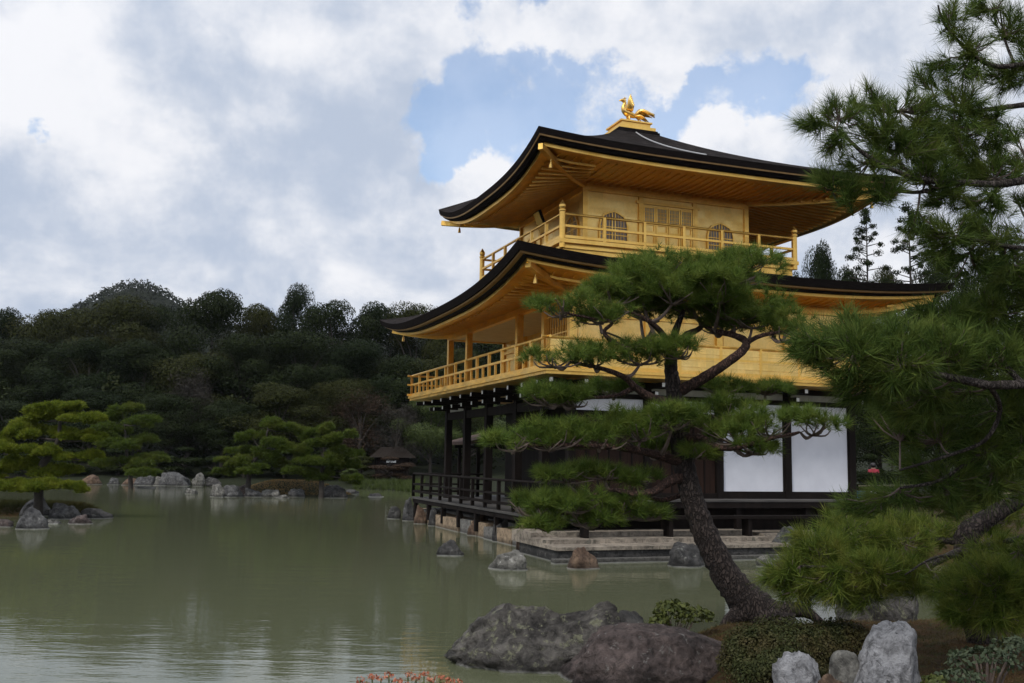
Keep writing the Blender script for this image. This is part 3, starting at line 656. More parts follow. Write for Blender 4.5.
# third-floor balcony
B3 = (0.61, 8.31, 2.13, 9.22)
m = MB(); m.span((B3[0] + 0.05, B3[2] + 0.05, 7.45), (B3[1] - 0.05, B3[3] - 0.05, 8.24)); bo = m.build('third_floor_balcony', M['gold'], pav)
m = MB(); m.span((B3[0] - 0.09, B3[2] - 0.09, 8.24), (B3[1] + 0.09, B3[3] + 0.09, 8.35)); m.span((B3[0] - 0.02, B3[2] - 0.02, 8.10), (B3[1] + 0.02, B3[3] + 0.02, 8.17)); m.build('balcony_floor', M['gold'], bo)
m = MB()
for q in (0.28, 0.66):                              # cloud-shaped openings in the base board
    for k, (dx, dz, w_) in enumerate(((-0.16, 0, 0.26), (0.06, 0.03, 0.30), (0.2, -0.02, 0.2), (0.0, -0.035, 0.34))):
        m.box((B3[0] + (B3[1] - B3[0]) * (0.12 + 0.36 * q * 1.0) + dx, B3[2] + 0.048, 7.93 + dz), (w_, 0.012, 0.028))
m.build('base_ornament', M['dark_wood'], bo)
def railing(parent, a, b, z0, ztop, zmid, nposts, mat, rr, pr, name, postname, ends=True, over=0.0, balu=0, zlow=None):
    a = Vector((a[0], a[1], 0)); b = Vector((b[0], b[1], 0)); d = (b - a).normalized(); m = MB()
    A, B = a - d * over, b + d * over
    m.tube([A + Vector((0, 0, ztop)), B + Vector((0, 0, ztop))], [rr, rr], 8)
    m.bar(A + Vector((0, 0, zmid)), B + Vector((0, 0, zmid)), rr * 1.8, rr * 1.6)
    if zlow is not None: m.bar(A + Vector((0, 0, zlow)), B + Vector((0, 0, zlow)), rr * 2.2, rr * 2.0)
    o = m.build(name, mat, parent)
    for i in range(0 if ends else 1, nposts + (1 if ends else 0)):
        p = a.lerp(b, i / nposts); pm = MB(); pm.box((p.x, p.y, (z0 + ztop) / 2), (pr, pr, ztop - z0)); pm.build(postname, mat, parent)
        if balu and i < nposts:
            for k in range(1, balu + 1):
                q = a.lerp(b, (i + k / (balu + 1)) / nposts); pm = MB(); pm.box((q.x, q.y, (z0 + zmid) / 2), (pr * 0.75, pr * 0.75, zmid - z0)); pm.build('short_baluster', mat, parent)
    return o
c4 = [(B3[0], B3[2]), (B3[1], B3[2]), (B3[1], B3[3]), (B3[0], B3[3])]
for i in range(4):
    railing(bo, c4[i], c4[(i + 1) % 4], 8.35, 9.07, 8.73, 6, M['gold'], 0.04, 0.085, 'balcony_rail', 'baluster', ends=False, over=0.0, zlow=8.42)
    m = MB(); x, y = c4[i]; m.lathe((x, y, 8.10), [(0.085, 0), (0.085, 1.02), (0.10, 1.04), (0.10, 1.08), (0.07, 1.10), (0.095, 1.16), (0.095, 1.22), (0.05, 1.30), (0.012, 1.36)], 12)
    m.build('finial_post', M['gold'], bo, False)

# second floor
s2 = MB(); s2.span((0.0, -0.05, 4.25), (LQ, 0.05, 6.6)); s2.span((2.05, 0.05, 4.25), (2.15, LP, 6.6)); s2.span((LQ - 0.05, 0.05, 4.25), (LQ + 0.05, LP, 6.6)); s2.span((2.15, LP - 0.05, 4.25), (LQ - 0.05, LP + 0.05, 6.6))
so = s2.build('second_floor_wall', M['gold_wall'], pav)
for p in (LP, 8.6, 3.8, 1.75, 0.0):
    m = MB(); m.box((0.0, p, 5.42), (0.19, 0.19, 2.36)); m.build('column', M['gold'], so)
for q in (2.12, 4.25, 6.38, LQ):
    m = MB(); m.box((q, -0.04, 5.42), (0.18, 0.16, 2.36)); m.build('column', M['gold'], so)
for p in (2.1, 4.3, 6.4, 8.6, LP):
    m = MB(); m.box((2.06, p, 5.42), (0.16, 0.16, 2.36)); m.build('column', M['gold'], so)
m = MB(); m.span((-0.09, -0.09, 6.36), (0.09, LP + 0.09, 6.56)); m.span((0.09, -0.13, 6.36), (LQ + 0.09, 0.04, 6.56)); m.span((0.0, -0.105, 5.86), (LQ, -0.03, 5.96)); m.span((0.0, -0.105, 4.74), (LQ, -0.03, 4.84)); m.span((1.99, 0.05, 5.95), (2.07, LP, 6.05)); m.span((0.09, LP - 0.08, 6.36), (2.1, LP + 0.08, 6.56)); m.build('wall_beam', M['gold'], so)
m = MB(); m.span((0.09, 0.08, 6.40), (2.05, LP - 0.1, 6.46)); m.build('veranda_ceiling', M['ceiling'], so)
m = MB()
for i in range(9): m.bar((0.0, 0.2 + i * 0.17, 4.45), (0.0, 0.2 + i * 0.17, 6.36), 0.028, 0.028)
for z in (5.0, 5.5, 6.0): m.bar((0.0, 0.1, z), (0.0, 1.66, z), 0.03, 0.03)
m.build('veranda_lattice', M['gold'], so)
for k in range(4):
    m = MB(); q = 0.7 + k * 2.12; m.span((q - 0.55, -0.075, 4.86), (q + 0.75, -0.048, 5.84)); m.build('wall_board', M['gold_wall'], so)
OV = 1.145
m = MB(); m.span((-OV, -OV, 4.255), (LQ + OV, LP + OV, 4.35)); m.span((-OV - 0.05, -OV - 0.05, 4.33), (LQ + OV + 0.05, LP + OV + 0.05, 4.41)); b2 = m.build('second_floor_balcony', M['gold'], pav)
e2 = [(-OV + 0.05, -OV + 0.05), (LQ + OV - 0.05, -OV + 0.05), (LQ + OV - 0.05, LP + OV - 0.05), (-OV + 0.05, LP + OV - 0.05)]
for i, n in enumerate((9, 12, 9, 12)):
    railing(b2, e2[i], e2[(i + 1) % 4], 4.41, 5.14, 4.82, n, M['gold'], 0.036, 0.075, 'balcony_rail', 'baluster', ends=True, over=0.16, balu=1, zlow=4.46)


m = MB()
for k in range(4): m.span((-OV + 0.10, -OV + 0.020, 4.415 + k * 0.172), (LQ + OV - 0.10, -OV + 0.034, 4.58 + k * 0.172))
m.build('parapet_boards', M['gold_wall'], b2)

# first floor
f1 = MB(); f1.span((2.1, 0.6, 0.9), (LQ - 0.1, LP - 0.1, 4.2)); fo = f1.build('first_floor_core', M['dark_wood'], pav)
for q in (0.0, 2.12, 4.25, 6.38, LQ):
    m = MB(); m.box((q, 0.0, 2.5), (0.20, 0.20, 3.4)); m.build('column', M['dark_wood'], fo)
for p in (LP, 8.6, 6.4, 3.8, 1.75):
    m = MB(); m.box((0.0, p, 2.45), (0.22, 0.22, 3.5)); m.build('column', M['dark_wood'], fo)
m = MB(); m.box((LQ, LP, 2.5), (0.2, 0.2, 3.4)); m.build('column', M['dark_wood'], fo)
m = MB(); m.span((0.1, -0.07, 3.80), (LQ + 0.1, 0.07, 3.92)); m.span((0.1, -0.08, 1.28), (LQ + 0.1, 0.08, 1.42)); m.span((-0.08, 0.1, 3.55), (0.08, LP, 3.80)); m.span((0.1, -0.08, 4.10), (LQ, 0.08, 4.24)); m.span((-0.07, 0.1, 4.10), (0.07, LP, 4.24)); m.build('wall_beam', M['dark_wood'], fo)
for q in (0.1, 2.22):                                # dark plank doors with a white strip above
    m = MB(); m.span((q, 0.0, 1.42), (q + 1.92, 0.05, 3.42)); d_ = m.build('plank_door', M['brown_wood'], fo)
    m = MB()
    for i in range(1, 6): m.span((q + i * 0.32 - 0.02, -0.02, 1.42), (q + i * 0.32 + 0.02, 0.0, 3.40))
    m.span((q, -0.04, 3.40), (q + 1.92, 0.05, 3.48)); m.build('door_battens', M['dark_wood'], fo)
    m = MB(); m.span((q, 0.005, 3.48), (q + 1.92, 0.04, 3.80)); m.build('white_transom', M['white_panel'], fo)
for q in (4.35, 6.48):
    m = MB(); m.span((q + 0.04, -0.02, 1.47), (q + 1.89, 0.02, 3.79)); m.build('white_panel', M['white_panel'], fo)
    m = MB(); m.span((q, -0.045, 1.42), (q + 0.035, 0.03, 3.80)); m.span((q + 1.895, -0.045, 1.42), (q + 1.93, 0.03, 3.80)); m.span((q + 0.035, -0.045, 1.42), (q + 1.895, 0.03, 1.465)); m.build('panel_frame', M['dark_wood'], fo)
for q in (0.1, 2.22, 4.35, 6.48):
    m = MB(); m.span((q, -0.01, 3.93), (q + 1.93, 0.03, 4.095)); m.build('plaster_frieze', M['plaster'], fo)
m = MB(); m.span((-0.01, 8.75, 3.82), (0.02, 10.6, 4.09)); m.build('plaster_frieze', M['plaster'], fo)
def bracket(a, d, zlev):
    """dark bracket arms stepping out under the balcony; each beam end is painted white"""
    m = MB(); tips = []
    for z, l in zlev:
        p = Vector((a[0], a[1], z)); m.bar(p, p + Vector((d[0], d[1], 0)) * l, 0.11, 0.13); tips.append(p + Vector((d[0], d[1], 0)) * l)
    m.build('bracket', M['dark_wood'], fo)
    for t in tips: e = MB(); e.bar(t, t + Vector((d[0], d[1], 0)) * 0.012, 0.085, 0.10); e.build('bracket_end', M['white_paint'], fo)
for q in (0.0, 2.12, 4.25, 6.38, LQ): bracket((q, 0.0), (0, -1), ((4.13, 0.92), (3.93, 0.55)))
for i in range(11): bracket((0.0, LP * i / 10), (-1, 0), ((4.13, 0.92), (3.93, 0.55)))
for sx, sy, ax, ay in ((0, 0, -1, -1), (0, LP, -1, 1)): bracket((sx, sy), (ax * .707, ay * .707), ((4.14, 1.3), (3.94, 0.75)))
# veranda decks
m = MB(); m.span((-0.05, -0.98, 1.235), (LQ + 0.7, 0.0, 1.28)); dk = m.build('side_veranda', M['grey_wood'], pav)
m = MB(); m.span((-0.05, -0.96, 1.08), (LQ + 0.68, -0.84, 1.234)); m.build('veranda_beam', M['dark_wood'], dk)
for q in (0.2, 2.2, 4.3, 6.4, 8.4):
    m = MB(); m.box((q, -0.8, 0.8), (0.14, 0.14, 0.7)); m.build('veranda_post', M['dark_wood'], dk)
m = MB(); m.span((0, -0.5, 0.5), (LQ + 0.3, -0.42, 1.2)); m.build('veranda_skirt', M['dark_wood'], dk)
m = MB(); m.span((-1.02, -0.9, 0.79), (2.0, LP + 0.95, 0.85)); fd = m.build('pond_veranda', M['grey_wood'], pav)
m = MB(); m.span((-0.99, -0.88, 0.66), (-0.87, LP + 0.93, 0.789)); m.build('veranda_beam', M['dark_wood'], fd)
for i in range(8):
    m = MB(); m.box((-0.92, -0.6 + i * (LP + 1.3) / 7, 0.45), (0.14, 0.14, 0.6)); m.build('veranda_post', M['dark_wood'], fd)
railing(fd, (-0.98, -0.85), (-0.98, LP + 0.9), 0.87, 1.66, 1.30, 11, M['dark_wood'], 0.036, 0.09, 'veranda_rail', 'veranda_baluster', balu=0, zlow=1.05)
railing(fd, (-0.98, LP + 0.9), (1.9, LP + 0.9), 0.87, 1.66, 1.30, 3, M['dark_wood'], 0.036, 0.09, 'veranda_rail', 'veranda_baluster', balu=0, zlow=1.05)
# low step bench beside the side veranda
st = MB(); st.span((-0.6, -1.72, 0.86), (6.35, -1.34, 0.93)); so_ = empty('step_bench', L2W(0, 0, 0), R(PA)); tag(so_, 'long low dark wooden step below the white panels of the pavilion', 'step')
st.build('step_board', M['dark_wood'], so_)
for q in (-0.3, 1.9, 4.1, 6.2):
    m = MB(); m.box((q, -1.53, 0.65), (0.10, 0.30, 0.42)); m.build('step_leg', M['dark_wood'], so_)
# stone landing and foundation
sl = empty('stone_landing', L2W(0, 0, 0), R(PA)); tag(sl, 'flat pale stone landing in two ledges at the water in front of the pavilion', 'stone platform')
m = MB()
xs = [-1.5, -0.2, 1.0, 2.2, 3.35, 4.45]
for i in range(5):
    for (ya, yb, zt) in ((-2.75, -1.95, 0.335), (-1.94, -1.2, 0.43), (-1.19, 0.1, 0.54)):
        m.span((xs[i] + 0.006, ya, 0.262), (xs[i + 1] - 0.006, yb, zt + 0.005 * ((i * 7) % 3)))
m.build('paving_slabs', M['stone_slab'], sl)
m = MB(); m.span((-1.44, -2.70, -0.6), (4.40, -0.3, 0.258)); m.build('landing_riser', M['rock_dark'], sl)
m = MB(); m.span((-1.62, -2.93, -0.6), (4.55, -2.71, 0.10)); m.build('lower_ledge', M['concrete'], sl)
m = MB(); m.span((4.46, -1.7, -0.6), (8.6, -0.1, 0.50)); m.build('side_paving', M['stone_slab'], sl)
fw_ = empty('foundation_wall', L2W(0, 0, 0), R(PA)); tag(fw_, 'tan stone foundation wall between boulders under the pond side veranda', 'wall')
rnd = random.Random(4); y = -0.2; 
while y < LP + 1.0:
    l = rnd.uniform(0.8, 1.5); m = MB(); m.span((-0.92 + rnd.uniform(-.05, .05), y, -0.6), (0.3, y + l - 0.04, 0.36 + rnd.uniform(-.05, .08))); m.build('foundation_block', M['tan_stone'] if rnd.random() < 0.7 else M['concrete'], fw_); y += l
m = MB(); m.span((-0.3, -0.4, -0.6), (LQ + 0.5, LP + 1.0, 0.46)); m.build('foundation_fill', M['concrete'], fw_)

# ------------------------------------------------------------------ rocks
_ico = {}
def ico(sub):
    if sub not in _ico:
        import bmesh
        b = bmesh.new(); bmesh.ops.create_icosphere(b, subdivisions=sub, radius=1.0); b.verts.ensure_lookup_table()
        _ico[sub] = (np.array([v.co[:] for v in b.verts]), np.array([[v.index for v in f.verts] for f in b.faces])); b.free()
    return _ico[sub]
def rock_mesh(name, sx, sy, sz, seed, sub=4, cuts=9, prof=None, rough=0.10, flat=0.0, block=3.2):
    V, F = ico(sub); V = V.copy(); rng = np.random.default_rng(seed)
    V /= (np.abs(V) ** block).sum(1, keepdims=True) ** (1 / block)
    for k_ in range(cuts):                           # planar breaks
        n = rng.normal(size=3); n[2] = abs(n[2]) * 0.7; n /= np.linalg.norm(n); k = rng.uniform(0.66, 0.95)
        dd = V @ n; ov = np.clip(dd - k, 0, None); V -= np.outer(ov * 0.93, n)
    o = Vector((seed * 3.7, seed * 1.3, 0))
    for i in range(len(V)):
        p = Vector(V[i]); f = mnoise.fractal(p * 1.1 + o, 0.9, 2.1, 6) * rough * 1.3
        f += (mnoise.ridged_multi_fractal(p * 2.1 + o, 0.9, 2.2, 5, 1.0, 2.0) - 1.0) * rough * 0.35
        vd = mnoise.voronoi(p * 3.4 + o)[0]; f += min(0.35, vd[1] - vd[0]) * rough * 0.45 + mnoise.noise(p * 9 + o) * rough * 0.20 + mnoise.noise(p * 21 + o) * rough * 0.12
        V[i] *= 1 + f
    V /= np.array([np.abs(V[:, 0]).max(), np.abs(V[:, 1]).max(), max(V[:, 2].max(), 0.3)])
    if prof is not None:
        s = np.interp(V[:, 0], [q[0] for q in prof], [q[1] for q in prof]); V[:, 2] *= s
    V *= (sx, sy, sz)
    return np_mesh(name, V, F)
rock_i = 0
def rock(label, x0, x1, yb, yt, mat, Y=None, zb=0.0, group=None, seed=None, prof=None, sub=4, depth=0.8, rz=None, cat='rock', name='boulder', rough=0.15, cuts=9):
    """boulder spanning photo columns x0..x1 with its waterline at row yb and its top at row yt"""
    global rock_i; rock_i += 1
    seed = seed or rock_i * 7 + 3
    b = atz((x0 + x1) / 2, yb, zb) if Y is None else at((x0 + x1) / 2, yb, Y)
    t = at((x0 + x1) / 2, yt, b.y); w_ = (x1 - x0) / FPX * b.y / 2; h = max(0.08, t.z - b.z)
    me = rock_mesh(name, w_, w_ * depth, h, seed, sub, cuts, prof, rough)
    o = link(name, me, mat, smooth=True, loc=(b.x, b.y + w_ * depth * 0.6, b.z)); o.rotation_euler[2] = (seed % 7 - 3) * 0.1 if rz is None else rz
    tag(o, label, cat, group); return o
G, D, PALE, RD, BR = M['rock_grey'], M['rock_dark'], M['rock_pale'], M['rock_red'], M['rock_brown']
# big foreground boulders
rock('large lichen-spotted dark boulder sloping into the water, left of the reddish boulder', 436, 646, 671, 597, M['rock_moss'], sub=6, prof=[(-1, .35), (-.7, .6), (-.35, .86), (0, .86), (.45, .84), (.55, .95), (.66, 1.04), (.78, .9), (.9, .62), (1, .5)], depth=0.55, rz=0.02, seed=21, rough=0.19, cuts=5)
rock('large rounded reddish-brown boulder in the foreground beside the clipped shrub', 556, 762, 690, 629, M['rock_red'], sub=6, prof=[(-1, .72), (-.6, .95), (-.2, 1.0), (.2, .97), (.6, .82), (1, .55)], depth=0.62, rz=0.03, seed=12, rough=0.13, cuts=8)
rock('upright white rock with dark specks in the lower right foreground', 852, 944, 700, 624, M['rock_white'], Y=8.2, sub=6, depth=0.7, rz=0.25, seed=41, rough=0.09, cuts=11, prof=[(-1, .45), (-.6, .85), (-.15, 1), (.5, 1), (1, .85)])
rock('small whitish broken rock below the clipped shrub', 778, 830, 696, 653, M['rock_white'], Y=8.35, sub=5, seed=18, rough=0.18)
rock('smooth grey cobble between the white rock and the whitish broken rock', 833, 861, 676, 652, PALE, Y=8.4, sub=4, seed=5, cuts=0, rough=0.04, )
rock('low reddish stone at the bottom edge under the grey cobble', 815, 850, 694, 675, BR, Y=8.2, sub=4, seed=6)
rock('dark mossy rock under the low pine on the near bank', 838, 925, 612, 566, M['rock_moss'], Y=12.6, sub=4, seed=9)
rock('small dark stone behind the lichen-spotted boulder and left of the leafy bush', 612, 648, 628, 611, D, Y=11.8, seed=14)
# stepping stones in the water before the landing
rock('dark low stone in the water, leftmost of the three before the stone landing', 436, 464, 556, 540, D, seed=31)
rock('pale-topped flat stone in the water, middle of the three before the stone landing', 487, 528, 570, 548, M['rock_pale'], seed=32, prof=[(-1, .8), (0, .95), (1, .8)], cuts=5)
rock('brownish square stone in the water touching the stone landing', 563, 604, 569, 547, M['rock_brown'], seed=33)
rock('dark stone in the water just left of the pine trunk', 669, 712, 567, 543, D, seed=34)
rock('large grey block at the right end of the stone landing', 770, 804, 553, 526, G, Y=24.0, seed=36)
rock('pale small stone at the water just below the grey block', 757, 776, 567, 555, PALE, seed=37)
# boulders along the foundation
fr_ = [(386, 402, 519, 506, D, 'low dark boulder at the far end of the pond veranda, leftmost of the foundation boulders'),
       (401, 414, 521, 497, G, 'grey boulder under the far veranda corner, second of the foundation boulders from the left'),
       (413, 426, 524, 505, BR, 'tan boulder, third of the foundation boulders from the left'),
       (426, 440, 526, 508, D, 'dark upright boulder, fourth of the foundation boulders from the left'),
       (448, 468, 531, 512, M['rock_brown'], 'tan and grey boulder, fifth of the foundation boulders from the left'),
       (466, 490, 536, 514, M['rock_brown'], 'broad brown boulder, sixth of the foundation boulders from the left'),
       (492, 512, 542, 516, D, 'dark upright boulder, seventh of the foundation boulders from the left'),
       (514, 538, 551, 524, BR, 'pointed tan boulder beside the corner of the stone landing')]
for i, (a, b, yb, yt, mt, lb) in enumerate(fr_): rock(lb, a, b, yb, yt, mt, seed=60 + i, group='boulders along the foundation of the pavilion', rough=0.12)
# left islet
li = [(12, 44, 529, 504, M['rock_grey'], 'upright pale grey rock with a dark face on the left islet'),
      (24, 34, 529, 519, PALE, 'small pale round stone at the foot of the upright grey rock'),
      (48, 76, 519, 501, G, 'grey jagged rock, widest on the left islet'),
      (74, 104, 518.5, 507, D, 'dark low rock at the right tip of the left islet'),
      (63, 88, 524, 513, RD, 'brownish rock in front of the dark low rock of the left islet'),
      (39, 56, 524, 519, PALE, 'flat pale stone at the waterline of the left islet'),
      (-8, 9, 527, 518, RD, 'low brown stone at the left edge of the photo by the islet'),
      (18, 42, 513, 494, G, 'smooth grey rock under the bright pine at the back of the left islet')]
for i, (a, b, yb, yt, mt, lb) in enumerate(li): rock(lb, a - (b - a) * .14, b + (b - a) * .14, yb, yb - (yb - yt) * .88, mt, seed=80 + i, group='rocks around the left islet', rough=0.2, Y=34.5 if i == 7 else None)
# middle island
mi = [(209, 224, 497, 481, PALE, 'pale yellowish rock at the left end of the middle island'),
      (219, 238, 497, 482, G, 'grey rounded rock, second from the left on the middle island'),
      (229, 246, 496, 481, RD, 'maroon rock, third from the left on the middle island'),
      (243, 261, 497, 486, G, 'grey rock, fourth from the left on the middle island'),
      (262, 279, 497, 488, PALE, 'pale grey rock, fifth from the left on the middle island'),
      (287, 303, 497, 487, G, 'grey rock with pale top in front of the brown grass of the middle island'),
      (324, 346, 498, 482, D, 'large dark rock under the pine at the right of the middle island'),
      (343, 357, 494, 488, D, 'low dark rock at the right tip of the middle island'),
      (276, 288, 498, 494, PALE, 'tiny pale stone at the waterline of the middle island')]
for i, (a, b, yb, yt, mt, lb) in enumerate(mi): rock(lb, a - (b - a) * .22, b + (b - a) * .22, yb, yb - (yb - yt) * .82, mt, seed=100 + i, group='rocks around the middle island', sub=4, rough=0.2)
# far shore and stray stones
fs = [(135, 153, 485, 474, G, 'grey far-shore rock at the left of the rock group across the water'), (153, 166, 484, 476, PALE, 'pale small far-shore rock between two grey ones'),
      (158, 184, 485, 471, G, 'largest grey far-shore rock across the water'), (193, 203, 479, 472, PALE, 'pale round rock alone on the far shore'),
      (108, 118, 484, 477, G, 'grey rock at the left of the far shore'), (80, 96, 483, 474, BR, 'brown mound of rock on the far shore beside the bright pine'), (120, 136, 484, 478, BR, 'low brown far-shore rock left of the grey group'),
      (206, 218, 481, 477, D, 'dark flat stone on the far shore behind the middle island'),
      (138, 152, 488, 486, PALE, 'thin pale stone lying in the water before the far shore'), (186, 195, 494, 488, PALE, 'pale pointed stone alone in the water left of the middle island'), (368, 382, 497, 493, D, 'dark flat stone alone in the water right of the middle island'),
      (354, 362, 486, 482, PALE, 'white stone on the far shore right of the middle island'), (374, 386, 486, 483, G, 'pale stone on the far shore near the grass'), (390, 404, 486, 483, G, 'flat grey stone on the far shore left of the veranda rail')]
for i, (a, b, yb, yt, mt, lb) in enumerate(fs): rock(lb, a - (b - a) * .22, b + (b - a) * .22, yb + (1.5 if yb < 486 else 0), yb - (yb - yt) * .95, mt, seed=120 + i, sub=4, rough=0.2, depth=0.7, Y=70.3 if yb < 486 else None)

# ------------------------------------------------------------------ foliage helpers
def unit(v): return v / np.maximum(np.linalg.norm(v, axis=-1, keepdims=True), 1e-9)
def needle_mesh(name, c, ax, n, length, width, rng, spread=75, twig=0.5):
    """c (t,3) tuft centres, ax (t,3) shoot axes; n needles each"""
    t = len(c); cc = np.repeat(c, n, 0); aa = np.repeat(ax, n, 0); k = t * n
    per = unit(np.cross(aa, unit(rng.normal(size=(k, 3))))); th = np.radians(rng.uniform(12, spread, k))[:, None]
    d = aa * np.cos(th) + per * np.sin(th); l = length * rng.uniform(0.7, 1.15, k)[:, None]
    b = cc - aa * (rng.uniform(0, twig, k)[:, None] * length); tip = b + d * l; tip[:, 2] -= 0.06 * length
    s = unit(np.cross(d, rng.normal(size=(k, 3)))) * (width * 0.5)
    V = np.stack([b - s, b + s, tip], 1).reshape(-1, 3); F = np.arange(3 * k).reshape(-1, 3)
    return np_mesh(name, V, F)
def leaf_mesh(name, c, nrm, size, rng, jitter=0.7, aspect=0.6):
    k = len(c); nn = unit(nrm + rng.normal(size=(k, 3)) * jitter); a = unit(np.cross(nn, rng.normal(size=(k, 3)))); b = np.cross(nn, a)
    s = (size * rng.uniform(0.6, 1.3, k))[:, None]; a = a * s; b = b * s * aspect
    V = np.stack([c - a * 0.5, c + b * 0.5, c + a * 0.5, c - b * 0.5], 1).reshape(-1, 3)
    return np_mesh(name, V, np.arange(4 * k).reshape(-1, 4))
def sample_pad(center, rx, ry, rz, n, rng, sub=7):
    """points and outward axes in a flat-bottomed foliage pad built of several uneven lumps"""
    P = []; A = []
    for i in range(sub):
        a = rng.uniform(0, 2 * math.pi); q = math.sqrt(rng.uniform(0.0, 1.0)) * 0.66; s = rng.uniform(0.42, 0.62)
        o = np.array([q * math.cos(a) * rx, q * math.sin(a) * ry, rng.uniform(-0.30, 0.42) * rz * (1.15 - q)])
        u = unit(rng.normal(size=(n // sub, 3))); u[:, 2] = np.where(u[:, 2] < -0.25, -u[:, 2], u[:, 2]); r = rng.uniform(0.35, 1.0, n // sub)[:, None] ** 0.6
        p = u * r * np.array([rx, ry, rz * 1.25]) * s + o; P.append(p); A.append(unit(u * np.array([0.9, 0.9, 0.5]) + np.array([0, 0, 0.75]) + rng.normal(size=u.shape) * 0.28))
    P = np.concatenate(P) + np.array(center); return P, np.concatenate(A)

# ------------------------------------------------------------------ main pine on the near bank
def pads_to_tree(root, pads, Y0, mat, dens, n_need, length, width, seed, twigmat, attach):
    rng = np.random.default_rng(seed)
    for (px, py, hw, hh, dy) in pads:
        c = at(px, py, Y0 + dy); s = (Y0 + dy) / FPX; rx, rz = hw * 1.14 * s, hh * 1.42 * s; ry = max(0.35, min(rx * 0.85, 0.8))
        n = int(dens * (rx * ry * 2.2 + 0.1) * (0.6 + rz)); n = max(84, n)
        P, A = sample_pad(c, rx, ry, rz, n, rng)
        link('foliage_pad', needle_mesh('foliage_pad', P, A, n_need, length, width, rng), mat, root)
        # twigs under the pad
        m = MB(); rn = random.Random(int(px * 7 + py)); base = Vector(c) - Vector((0, 0, rz * 0.5))
        a0 = min(attach, key=lambda q: (q[0] - base).length) if attach else (base, 0.03)
        for k in range(10):
            a = rn.uniform(0, 6.28); e = Vector(c) + Vector((math.cos(a) * rx * rn.uniform(.3, .85), math.sin(a) * ry * rn.uniform(.3, .85), rz * rn.uniform(-.3, .35)))
            md = base.lerp(e, 0.5) + Vector((rn.uniform(-.06, .06), rn.uniform(-.06, .06), -rz * 0.15)); m.tube([base, md, e], [0.014, 0.010, 0.005], 5, sub=3)
        if attach: m.tube([a0[0], a0[0].lerp(base, 0.5) + Vector((0, 0, -0.05)), base], [min(0.03, a0[1] * 0.8), 0.022, 0.014], 6, sub=4)
        m.build('twig', twigmat, root)
def branchset(root, br, Y0, mat, seed):
    att = []
    for i, (pts, r0, r1) in enumerate(br):
        P = [at(x, y, Y0 + dy) for x, y, dy in pts]; n = len(P); rad = [(r0 + (r1 - r0) * k / (n - 1)) * 0.85 for k in range(n)]
        m = MB(); m.tube(P, rad, 10, seed + i, 0.18, sub=6); m.build('branch', mat, root, True); att += [(p, r) for p, r in zip(P, rad)]
    return att
MPY = 11.9
b0 = at(758, 618, MPY); gz = h1(b0.x, b0.y)
mp = empty('pine_tree', (0, 0, 0)); tag(mp, 'leaning pine with layered foliage pads and scaly reddish trunk in front of the pavilion', 'tree')
tp = [(775, 632, 0, .40), (757, 612, 0, .30), (738, 592, 0, .235), (722, 568, 0, .205), (708, 540, 0, .185), (697, 512, .02, .175), (688, 482, .05, .165), (681, 450, .1, .15), (677, 420, .1, .14), (674, 392, .1, .125), (671, 368, .1, .10), (672, 348, .12, .08), (676, 330, .15, .055), (684, 310, .15, .03)]
P = [at(x, y, MPY + dy) for x, y, dy, r in tp]; m = MB(); m.tube(P, [q[3] * 0.80 for q in tp], 20, 3, 0.16, sub=8)
rp = [at(765, 616, MPY - .05), at(785, 610, MPY), at(806, 612, MPY + .05), at(822, 622, MPY)]
m.build('trunk', M['pine_bark'], mp, True)
m = MB(); m.tube(rp, [0.16, 0.11, 0.07, 0.03], 10, 8, 0.2, sub=5); m.build('root', M['pine_bark'], mp, True)
m = MB(); m.tube([at(752, 612, MPY), at(735, 617, MPY - .1), at(722, 628, MPY - .1)], [0.15, 0.10, 0.05], 10, 8, 0.2, sub=5); m.build('root', M['pine_bark'], mp, True)
br = [([(678, 392, .1), (700, 380, 0), (722, 366, -.1), (741, 352, -.1), (746, 342, 0), (733, 335, .1), (714, 331, .2), (700, 322, .3)], .085, .03),
      ([(744, 345, 0), (760, 336, -.1), (785, 332, -.2), (800, 335, -.2)], .04, .015),
      ([(672, 352, .1), (664, 336, -.1), (650, 322, -.3), (630, 312, -.4)], .06, .02),
      ([(674, 345, .1), (688, 334, .2), (702, 326, .3), (715, 300, .4), (728, 292, .4)], .06, .015),
      ([(668, 350, .1), (650, 342, -.2), (632, 349, -.4), (614, 342, -.5), (604, 332, -.5), (612, 322, -.5), (590, 318, -.6), (560, 312, -.7)], .045, .014),
      ([(655, 335, 0), (644, 340, .2), (630, 346, .2), (620, 338, .3), (600, 330, .4)], .035, .012),
      ([(676, 404, .1), (652, 398, -.1), (636, 388, -.2), (624, 377, -.3), (600, 368, -.5), (570, 362, -.6)], .075, .018),
      ([(634, 388, -.2), (615, 396, -.2), (590, 398, -.3), (560, 402, -.4)], .04, .012),
      ([(680, 440, .1), (700, 438, -.1), (712, 446, -.2), (735, 448, -.4), (765, 440, -.5), (800, 432, -.6)], .065, .016),
      ([(682, 430, .1), (705, 420, .3), (740, 415, .4), (765, 400, .4)], .045, .014),
      ([(682, 462, .05), (660, 456, -.1), (636, 450, -.3), (600, 446, -.5), (550, 445, -.6), (515, 447, -.7)], .075, .015),
      ([(686, 476, .05), (668, 482, -.1), (655, 491, -.2), (636, 494, -.3), (612, 490, -.3), (590, 496, -.4)], .08, .02),
      ([(688, 492, .05), (664, 500, .1), (640, 497, .1), (615, 503, .0), (580, 512, -.2), (545, 515, -.3)], .04, .012)]
att = branchset(mp, br, MPY, M['pine_branch'], 40)
